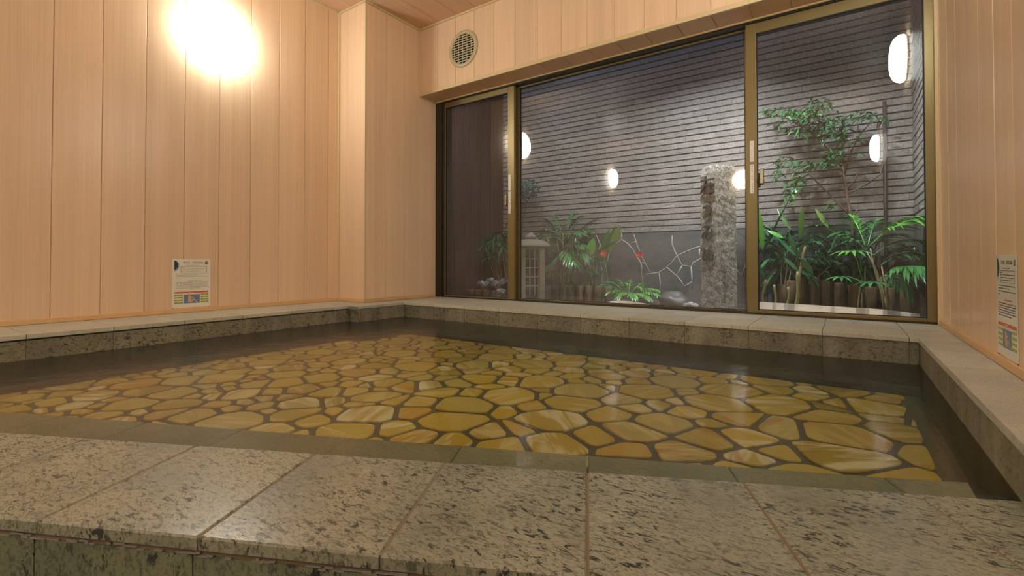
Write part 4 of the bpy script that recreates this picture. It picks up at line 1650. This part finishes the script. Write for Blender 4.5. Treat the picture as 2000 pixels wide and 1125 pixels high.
# bright green fern low in front
foot = Q(1232, 585, 3.52)
foot.z = ZG
pl5 = thing('bright_fern', 'low bright green fern at the sill in the central pane', 'fern', foot)
stems(pl5, foot, [Q(1215, 572, 3.5), Q(1240, 568, 3.52), Q(1260, 574, 3.5)], 0.004, M_leafb)
for (tx, ty, Y1) in ((1172, 556, 3.45), (1185, 549, 3.5), (1205, 545, 3.58), (1232, 545, 3.6), (1262, 552, 3.58), (1285, 566, 3.5), (1292, 578, 3.45), (1185, 572, 3.42), (1205, 580, 3.38), (1240, 582, 3.36), (1270, 584, 3.38), (1222, 556, 3.5), (1250, 560, 3.48)):
    frond(pl5, Q(1228+(tx-1228)*.15, 575, 3.5), Q(tx, ty, Y1), 9, 0.055, 0.017, 0.05, M_leafb, ang=55)

# cane plants right of the mullion
foot = Q(1500, 575, 3.75)
foot.z = ZG
pl6 = thing('cane_plant', 'tall strap-leaved cane plant beside the window latch stile', 'plant', foot)
for (fx, tx, ty, Y) in ((1490, 1494, 545, 3.72), (1512, 1514, 556, 3.74), (1536, 1540, 560, 3.7), (1550, 1560, 530, 3.72), (1552, 1572, 480, 3.8)):
    f_ = Q(fx, 590, Y)
    f_.z = ZG
    k = MB()
    t_p = Q(tx, ty, Y)
    n = 10
    k.tube([f_.lerp(t_p, i/n)+Vector((0.006*math.sin(i*.7+fx), 0, 0)) for i in range(n+1)], [0.008+0.0015*(i % 2) for i in range(n+1)], 7)
    k.build('cane', M_cane, pl6)
for (bx, by, tx, ty, wd, mm, Y) in ((1490, 490, 1482, 400, 0.055, M_leafb, 3.78), (1493, 488, 1518, 430, 0.03, M_leaf, 3.8), (1545, 450, 1518, 404, 0.035, M_leafo, 3.85), (1563, 465, 1567, 398, 0.042, M_leafo, 3.88),
                                    (1618, 445, 1592, 404, 0.045, M_leafo, 3.9), (1490, 492, 1545, 375, 0.018, M_leafd, 3.85), (1530, 465, 1498, 448, 0.035, M_leafb, 3.75), (1553, 480, 1600, 455, 0.018, M_leaf, 3.8),
                                    (1555, 500, 1512, 455, 0.03, M_leafd, 3.78), (1555, 500, 1540, 450, 0.03, M_leafd, 3.85), (1550, 520, 1575, 460, 0.022, M_leafo, 3.8), (1494, 545, 1480, 510, 0.02, M_leaf, 3.7),
                                    (1494, 548, 1518, 520, 0.02, M_leafo, 3.7), (1560, 530, 1530, 500, 0.025, M_leafd, 3.75), (1565, 505, 1588, 535, 0.05, M_leaf, 3.7), (1560, 520, 1610, 500, 0.025, M_leafo, 3.75)):
    a, b2 = Q(bx, by, Y), Q(tx, ty, Y+random.uniform(-.05, .05))
    k = MB()
    blade(k, a, (b2-a), (b2-a).length, wd, 0.06, random.uniform(.3, 1.0), 0.2, 8, 0.85, upv=(0, 1, 0.2))
    k.build('strap_leaf', mm, pl6)
foot = Q(1530, 575, 3.95)
foot.z = ZG
pl7 = thing('dark_palm', 'shaded dark green palm clump at the foot of the plinth behind the canes', 'palm', foot)
for (bx, by, tx, ty) in ((1530, 500, 1490, 470), (1530, 500, 1510, 455), (1535, 495, 1550, 455), (1540, 500, 1590, 470), (1530, 510, 1495, 510), (1540, 510, 1600, 505), (1530, 530, 1500, 540), (1545, 530, 1590, 540), (1620, 520, 1600, 490), (1620, 520, 1650, 495)):
    frond(pl7, Q(bx, by, 3.95), Q(tx, ty, 3.9), 9, 0.12, 0.02, 0.05, M_leafd)
stems(pl7, foot, [Q(1530, 505, 3.95), Q(1538, 500, 3.95), Q(1545, 528, 3.95), Q(1620, 520, 3.95)], 0.006, M_cane)

foot = Q(1470, 560, 3.5)
foot.z = ZG
pl8 = thing('arching_grass', 'few glossy arching blades crossing the right side of the engraved post', 'plant', foot)
for (bx, by, tx, ty, wd, mm, Y) in ((1466, 470, 1412, 450, 0.010, M_leafd, 3.5), (1462, 478, 1425, 452, 0.016, M_leaf, 3.5), (1462, 475, 1428, 479, 0.016, M_leaf, 3.48), (1462, 488, 1403, 488, 0.011, M_leafd, 3.46), (1462, 492, 1440, 492, 0.015, M_leaf, 3.48),
                                    (1462, 500, 1428, 508, 0.016, M_leaf, 3.5), (1464, 520, 1424, 521, 0.010, M_leafd, 3.5), (1466, 436, 1432, 402, 0.012, M_leaf, 3.6), (1466, 432, 1446, 427, 0.035, M_leafb, 3.6), (1466, 455, 1442, 448, 0.02, M_leaf, 3.6)):
    a, b2 = Q(bx+8, by+3, Y), Q(tx, ty, Y+random.uniform(-.02, .03))
    k = MB()
    blade(k, a, (b2-a)+Vector((0, 0, .10)), (b2-a).length*1.03, wd, 0.25, random.uniform(.0, .5), 0.2, 9, 0.85)
    k.build('grass_blade', mm, pl8)
stems(pl8, foot, [Q(1474, 470, 3.5), Q(1476, 490, 3.48), Q(1472, 520, 3.5), Q(1473, 437, 3.6)], 0.004, M_leaf)

# tree behind the right pane
foot = Q(1668, 470, 4.0)
foot.z = ZG
tr2 = thing('garden_tree', 'slender tree with thin brown branches and glossy leaves in the right-hand pane', 'tree', foot)
mb = MB()
YB = 4.0
mb.tube([foot, Q(1668, 480, YB), Q(1664, 425, YB), Q(1656, 395, YB), Q(1653, 370, YB), Q(1648, 340, YB), Q(1645, 310, YB)], [.015, .013, .012, .010, .009, .007, .006], 8)
br = [[(1650, 340), (1637, 325), (1622, 300), (1608, 280), (1596, 262)], [(1664, 425), (1640, 400), (1615, 375), (1590, 350), (1565, 325), (1550, 310)],
      [(1655, 370), (1670, 350), (1680, 325)], [(1656, 378), (1672, 370), (1690, 362)], [(1648, 345), (1660, 300), (1680, 262), (1700, 240), (1720, 232)],
      [(1608, 280), (1575, 250), (1540, 232), (1505, 224)], [(1596, 262), (1600, 235), (1602, 205)], [(1550, 310), (1530, 305), (1510, 320)],
      [(1580, 340), (1560, 350), (1548, 372), (1538, 395)], [(1664, 425), (1672, 415), (1676, 400)], [(1622, 300), (1640, 280), (1655, 268)],
      [(1690, 362), (1720, 340), (1730, 300), (1716, 262)]]
for ln in br:
    n = len(ln)
    pp = [Q(x, y, YB+(random.uniform(-.12, .1) if i > 1 else 0)*(i/n)) for i, (x, y) in enumerate(ln)]
    mb.tube(pp, [0.0065*(1-0.7*i/n) for i in range(n)], 6)
mb.build('trunk', M_twig, tr2)
clusters = [(1520, 217, 34, 10, 34, 0), (1565, 222, 32, 12, 40, 0), (1545, 245, 38, 12, 34, 0), (1598, 205, 22, 14, 36, 1), (1600, 235, 30, 14, 36, 1), (1650, 232, 30, 12, 24, 1), (1690, 226, 30, 9, 24, 1), (1725, 232, 10, 8, 6, 1),
            (1640, 250, 25, 12, 20, 1), (1615, 262, 28, 12, 24, 1), (1655, 270, 25, 12, 16, 0), (1630, 298, 26, 13, 30, 1), (1600, 318, 22, 9, 18, 1), (1625, 318, 20, 9, 16, 1), (1535, 315, 24, 12, 24, 1), (1518, 342, 12, 10, 9, 1),
            (1570, 322, 22, 9, 14, 1), (1558, 345, 14, 12, 14, 0), (1548, 368, 16, 14, 22, 0), (1540, 392, 12, 12, 14, 0), (1625, 402, 12, 6, 6, 1), (1675, 300, 12, 8, 3, 1), (1580, 255, 24, 8, 14, 0)]
for gi, mm in ((0, M_leaf), (1, M_leafd)):
    mb = MB()
    for (cx, cy, rx, ry, n, g) in clusters:
        if g != gi:
            continue
        for k in range(int(n*2.6)):
            a, r = random.uniform(0, 2*PI), math.sqrt(random.random())
            p = Q(cx+rx*r*math.cos(a), cy+ry*r*math.sin(a), YB+random.uniform(-.16, .1))
            d = Vector((random.uniform(-1, .7), random.uniform(-1, .3), random.uniform(-.5, .3)))
            blade(mb, p, d, random.uniform(.035, .058), random.uniform(.012, .018), 0.35, random.uniform(-.5, .5), 0.12, 4, 0.85)
    mb.build('foliage', mm, tr2)

# dark undergrowth at the foot of the plinth
for (nm, lab, xa, xb_, ya, yb, Y, n_, gx) in (('undergrowth', 'added darkening undergrowth behind the canes and palms of the right-hand pane', 1486, 1800, 440, 560, 4.08, 46, 1640),
                                             ('undergrowth', 'added darkening undergrowth behind the palm clump right of the lantern', 1045, 1165, 462, 556, 4.10, 16, 1105)):
    foot = Q(gx, 560, Y)
    foot.z = ZG
    ug = thing(nm, lab, 'undergrowth', foot)
    for part in range(2):
        mb = MB()
        for k in range(n_//2):
            hx, hy = random.uniform(xa, xb_), random.uniform(ya, yb)
            if hx > 1700:
                hy = max(hy, 470)
            h = Q(hx, hy, Y+random.uniform(-.06, .04))
            f0 = Vector((h.x+random.uniform(-.05, .05), Y, ZG))
            mb.tube([f0, f0.lerp(h, .5)+Vector((random.uniform(-.02, .02), 0, 0)), h], [.004, .003, .002], 5, 0, (.5, .5, .5))
            for q_ in range(9):
                a = q_*2*PI/9+random.uniform(-.3, .3)
                blade(mb, h, (math.cos(a), math.sin(a)*.6-.2, random.uniform(-.3, .5)), random.uniform(.09, .16), random.uniform(.015, .026), random.uniform(.3, .9), random.uniform(-.4, .4), 0.2, 5)
        mb.build('foliage', M_leafd, ug)

# thin drain pole
dp = Q(1728, 330, YT-0.03)
mb = MB()
mb.tube([Vector((dp.x, YT-0.035, ZG)), Vector((dp.x, YT-0.035, 1.0)), Vector((dp.x+.003, YT-0.035, 1.86))], 0.011, 10)
tag(mb.build('drain_pipe', simple('dark_pipe', (0.06, 0.045, 0.04), 0.5)), 'thin dark vertical pipe on the tiled wall at right', 'pipe')

# right-hand palms
foot = Q(1740, 575, 3.72)
foot.z = ZG
pl9 = thing('palm', 'large bright green palm filling the lower corner of the right-hand pane', 'palm', foot)
frs = [((1700, 480, 3.72), (1806, 424, 3.60), 13, 0.20, 0.024, .09, M_leafb), ((1705, 500, 3.75), (1800, 470, 3.70), 12, 0.15, 0.020, .08, M_leaf), ((1720, 520, 3.70), (1815, 500, 3.62), 12, 0.14, 0.022, .09, M_leaf),
       ((1690, 480, 3.8), (1665, 425, 3.9), 10, 0.12, 0.018, .03, M_leafb), ((1690, 490, 3.78), (1640, 455, 3.75), 10, 0.13, 0.020, .06, M_leaf), ((1695, 480, 3.8), (1712, 430, 3.95), 10, 0.12, 0.018, .04, M_leaf),
       ((1730, 535, 3.65), (1812, 525, 3.45), 12, 0.17, 0.026, .06, M_leaf), ((1690, 490, 3.8), (1745, 455, 3.95), 10, 0.13, 0.018, .05, M_leafd), ((1720, 540, 3.75), (1780, 560, 3.6), 9, 0.13, 0.02, .06, M_leafd),
       ((1720, 520, 3.85), (1770, 480, 3.95), 10, 0.14, 0.02, .05, M_leafd), ((1690, 500, 3.85), (1650, 480, 3.85), 9, 0.12, 0.02, .05, M_leafd), ((1720, 540, 3.8), (1800, 550, 3.75), 9, 0.14, 0.02, .05, M_leafd)]
for a, b2, nl, ll, lw, sg, mm in frs:
    frond(pl9, Q(*a), Q(*b2), nl+3, ll*1.15, lw*1.05, sg, mm)
stems(pl9, foot, [Q(1700, 485, 3.74), Q(1692, 490, 3.8), Q(1722, 520, 3.72), Q(1730, 536, 3.67), Q(1720, 540, 3.78)], 0.007, M_cane)
foot = Q(1678, 585, 3.58)
foot.z = ZG
pl10 = thing('fan_palm', 'low fan palm with shiny finger-like leaves at the centre of right-hand pane', 'palm', foot)
fan(pl10, Q(1664, 489, 3.58), (0.1, -0.7, 0), 9, 0.145, 0.026, 0.42, M_leafb, 190, stem=Q(1684, 545, 3.6))
fan(pl10, Q(1643, 540, 3.50), (-0.15, -0.8, 0), 8, 0.115, 0.022, 0.38, M_leaf, 190, stem=Q(1680, 560, 3.58))
fan(pl10, Q(1703, 550, 3.46), (0.1, -0.8, 0), 8, 0.120, 0.024, 0.38, M_leaf, 190, stem=Q(1682, 570, 3.56))
fan(pl10, Q(1600, 440, 3.75), (0.2, -0.9, 0), 6, 0.12, 0.026, 0.2, M_leafb, 180, stem=Q(1655, 480, 3.72))
fan(pl10, Q(1668, 470, 3.62), (0.0, -0.8, 0), 8, 0.11, 0.02, 0.3, M_leaf, 200, stem=Q(1684, 530, 3.6))
stems(pl10, foot, [Q(1684, 545, 3.6), Q(1680, 560, 3.58), Q(1682, 570, 3.56), Q(1690, 520, 3.62)], 0.006, M_cane)

# ------------------------------------------------------------------ posters


def poster(origin, xdir, w, h, label):
    """origin = lower left corner as one looks at it; built on a wall, raised by a paper's thickness"""
    x = Vector(xdir)
    n = x.cross(Vector((0, 0, 1)))
    o = Vector(origin)
    t = thing('notice_poster', label, 'poster', o+x*w/2)
    Mx = Matrix((x, Vector((0, 0, 1)), n)).transposed().to_4x4()
    Mx.translation = o
    r = random.Random(4)

    def lay(name, rects, material, lvl, polys=()):
        k = MB()
        z0, z1 = 0.0008+lvl*0.0002, 0.0010+lvl*0.0002
        for (a, b_, c, d) in rects:
            k.box((a, b_, z0), (c, d, z1), 0, M=Mx)
        for pg in polys:
            k.prism(pg, z0, z1, 0, M=Mx)
        return k.build(name, material, t, attr=False)
    k = MB()
    k.box((0, 0, 0.0), (w, h, 0.0009), 0, M=Mx)
    k.build('paper', M_paper, t)
    # half-moon emblem
    def disc(cx, cy, rx, ry, a0, a1, n_=24):
        return [(cx+rx*math.cos(a0+(a1-a0)*i/n_), cy+ry*math.sin(a0+(a1-a0)*i/n_)) for i in range(n_+1)]
    lay('emblem', [], M_inkgrey, 0, [disc(0.010, 0.256, 0.027, 0.033, -PI/2, PI/2)])
    lay('emblem_shade', [], M_inkdark, 1, [disc(0.010, 0.260, 0.021, 0.028, -PI/2, PI/2)])
    lay('round_mark', [], M_ink, 0, [disc(0.187, 0.274, 0.0095, 0.0095, 0, 2*PI*23/24, 23)])

    def tx(body, size, cx, cy, material, lvl, nm, sx=1.0, bold=0.0):
        return text_part(body, size, Mx @ Vector((cx, cy, 0.0009+lvl*0.0002)), x, (0, 0, 1), material, nm, t, 0.0001, sx=sx, bold=bold)
    tx('準天然　光明石温泉', 0.0125, 0.112, 0.2745, M_ink, 1, 'title_lettering')
    tx('湯', 0.011, 0.187, 0.274, M_paper, 2, 'mark_lettering')
    # framed box
    lay('framed_box', [(0.045, 0.216, 0.188, 0.2172), (0.045, 0.2505, 0.188, 0.252), (0.045, 0.216, 0.0464, 0.252), (0.1866, 0.216, 0.188, 0.252)], M_ink, 1)

    def rows(ys, xa, xb, dens, hh):
        out = []
        for yy, xe in ys:
            xx = xa
            while xx < xe:
                l = r.uniform(0.0012, 0.0026)
                if r.random() < dens:
                    y_ = yy+r.uniform(-.0003, .0003)
                    out.append((xx, y_-hh*0.5, xx+l*.7, y_-hh*0.25))
                    out.append((xx, y_+hh*0.2, xx+l*.8, y_+hh*0.5))
                    out.append((xx+l*.3, y_-hh*0.5, xx+l*.5, y_+hh*0.5))
                xx += l+0.0006
        return out
    lay('small_print', rows([(0.2585, 0.142)], 0.070, 0, .9, 0.0022) + rows([(0.2455, 0.064), (0.239, 0.178), (0.231, 0.178), (0.223, 0.152)], 0.048, 0, .88, 0.0026) +
        rows([(0.207, 0.190), (0.199, 0.132), (0.190, 0.192), (0.181, 0.037)], 0.020, 0, .9, 0.0027) +
        rows([(0.155, 0.192), (0.148, 0.192), (0.141, 0.190), (0.134, 0.190), (0.127, 0.196), (0.119, 0.152)], 0.020, 0, .82, 0.0030), M_ink, 1)
    lay('red_print', rows([(0.1655, 0.164)], 0.084, 0, .95, 0.003)+rows([(0.1555, 0.112)], 0.075, 0, .95, 0.003)+rows([(0.1415, 0.088)], 0.060, 0, .95, 0.003), M_inkred, 2)
    lay('red_bar', [(0.012, 0.088, 0.198, 0.098)], M_inkbar, 0)
    for rc_ in [(0.010, 0.026, 0.060, 0.084), (0.152, 0.026, 0.200, 0.084)]:
        lay('pale_panel', [rc_], M_inkpale, 0)
    pills = [(0.012, 0.074-k_*0.0155, 0.057, 0.082-k_*0.0155) for k_ in range(4)]+[(0.155, 0.074-k_*0.0155, 0.198, 0.082-k_*0.0155) for k_ in range(4)]
    for rc_ in pills:
        lay('green_label', [rc_], M_inkgreen, 1)
    lay('label_print', sum([rows([((b_+d)/2, a+0.033)], a+0.012, 0, .9, 0.003) for (a, b_, c, d) in pills], [])+rows([(0.093, 0.112)], 0.100, 0, .95, 0.004), M_sticker, 2)
    lay('bath_picture', [(0.062, 0.026, 0.150, 0.080)], M_inkblue, 1)
    fig = [[(0.086, 0.034), (0.098, 0.030), (0.104, 0.040), (0.101, 0.058), (0.099, 0.074), (0.091, 0.078), (0.086, 0.070)],
           disc(0.092, 0.088, 0.0065, 0.0075, 0, 2*PI*19/20, 19),
           [(0.094, 0.032), (0.104, 0.030), (0.122, 0.048), (0.119, 0.054), (0.112, 0.052)], [(0.117, 0.053), (0.122, 0.050), (0.135, 0.033), (0.131, 0.031)],
           [(0.099, 0.066), (0.104, 0.058), (0.118, 0.061), (0.118, 0.064), (0.105, 0.063)], [(0.131, 0.033), (0.134, 0.029), (0.140, 0.030), (0.136, 0.036)]]
    lay('seated_figure', [], M_inkskin, 2, fig)
    for (cx, cy) in ((0.006, -0.004), (w-0.006, -0.004)):
        k = MB()
        k.box((cx-.003, cy, 0.0), (cx+.003, cy+.004, 0.0014), 0, M=Mx)
        k.build('fixing_pin', M_inkdark, t)


pz = CAMZ-0.283
poster((XL+0.0014, 1.173, pz+0.005), (0, 1, 0), 0.21, 0.297, 'white notice poster on the left wall showing a seated bather on blue')
poster((XR-0.0014, 2.05, pz+0.005), (0, -1, 0), 0.21, 0.297, 'white notice poster on the right wall, seen edge-on near the photo border')
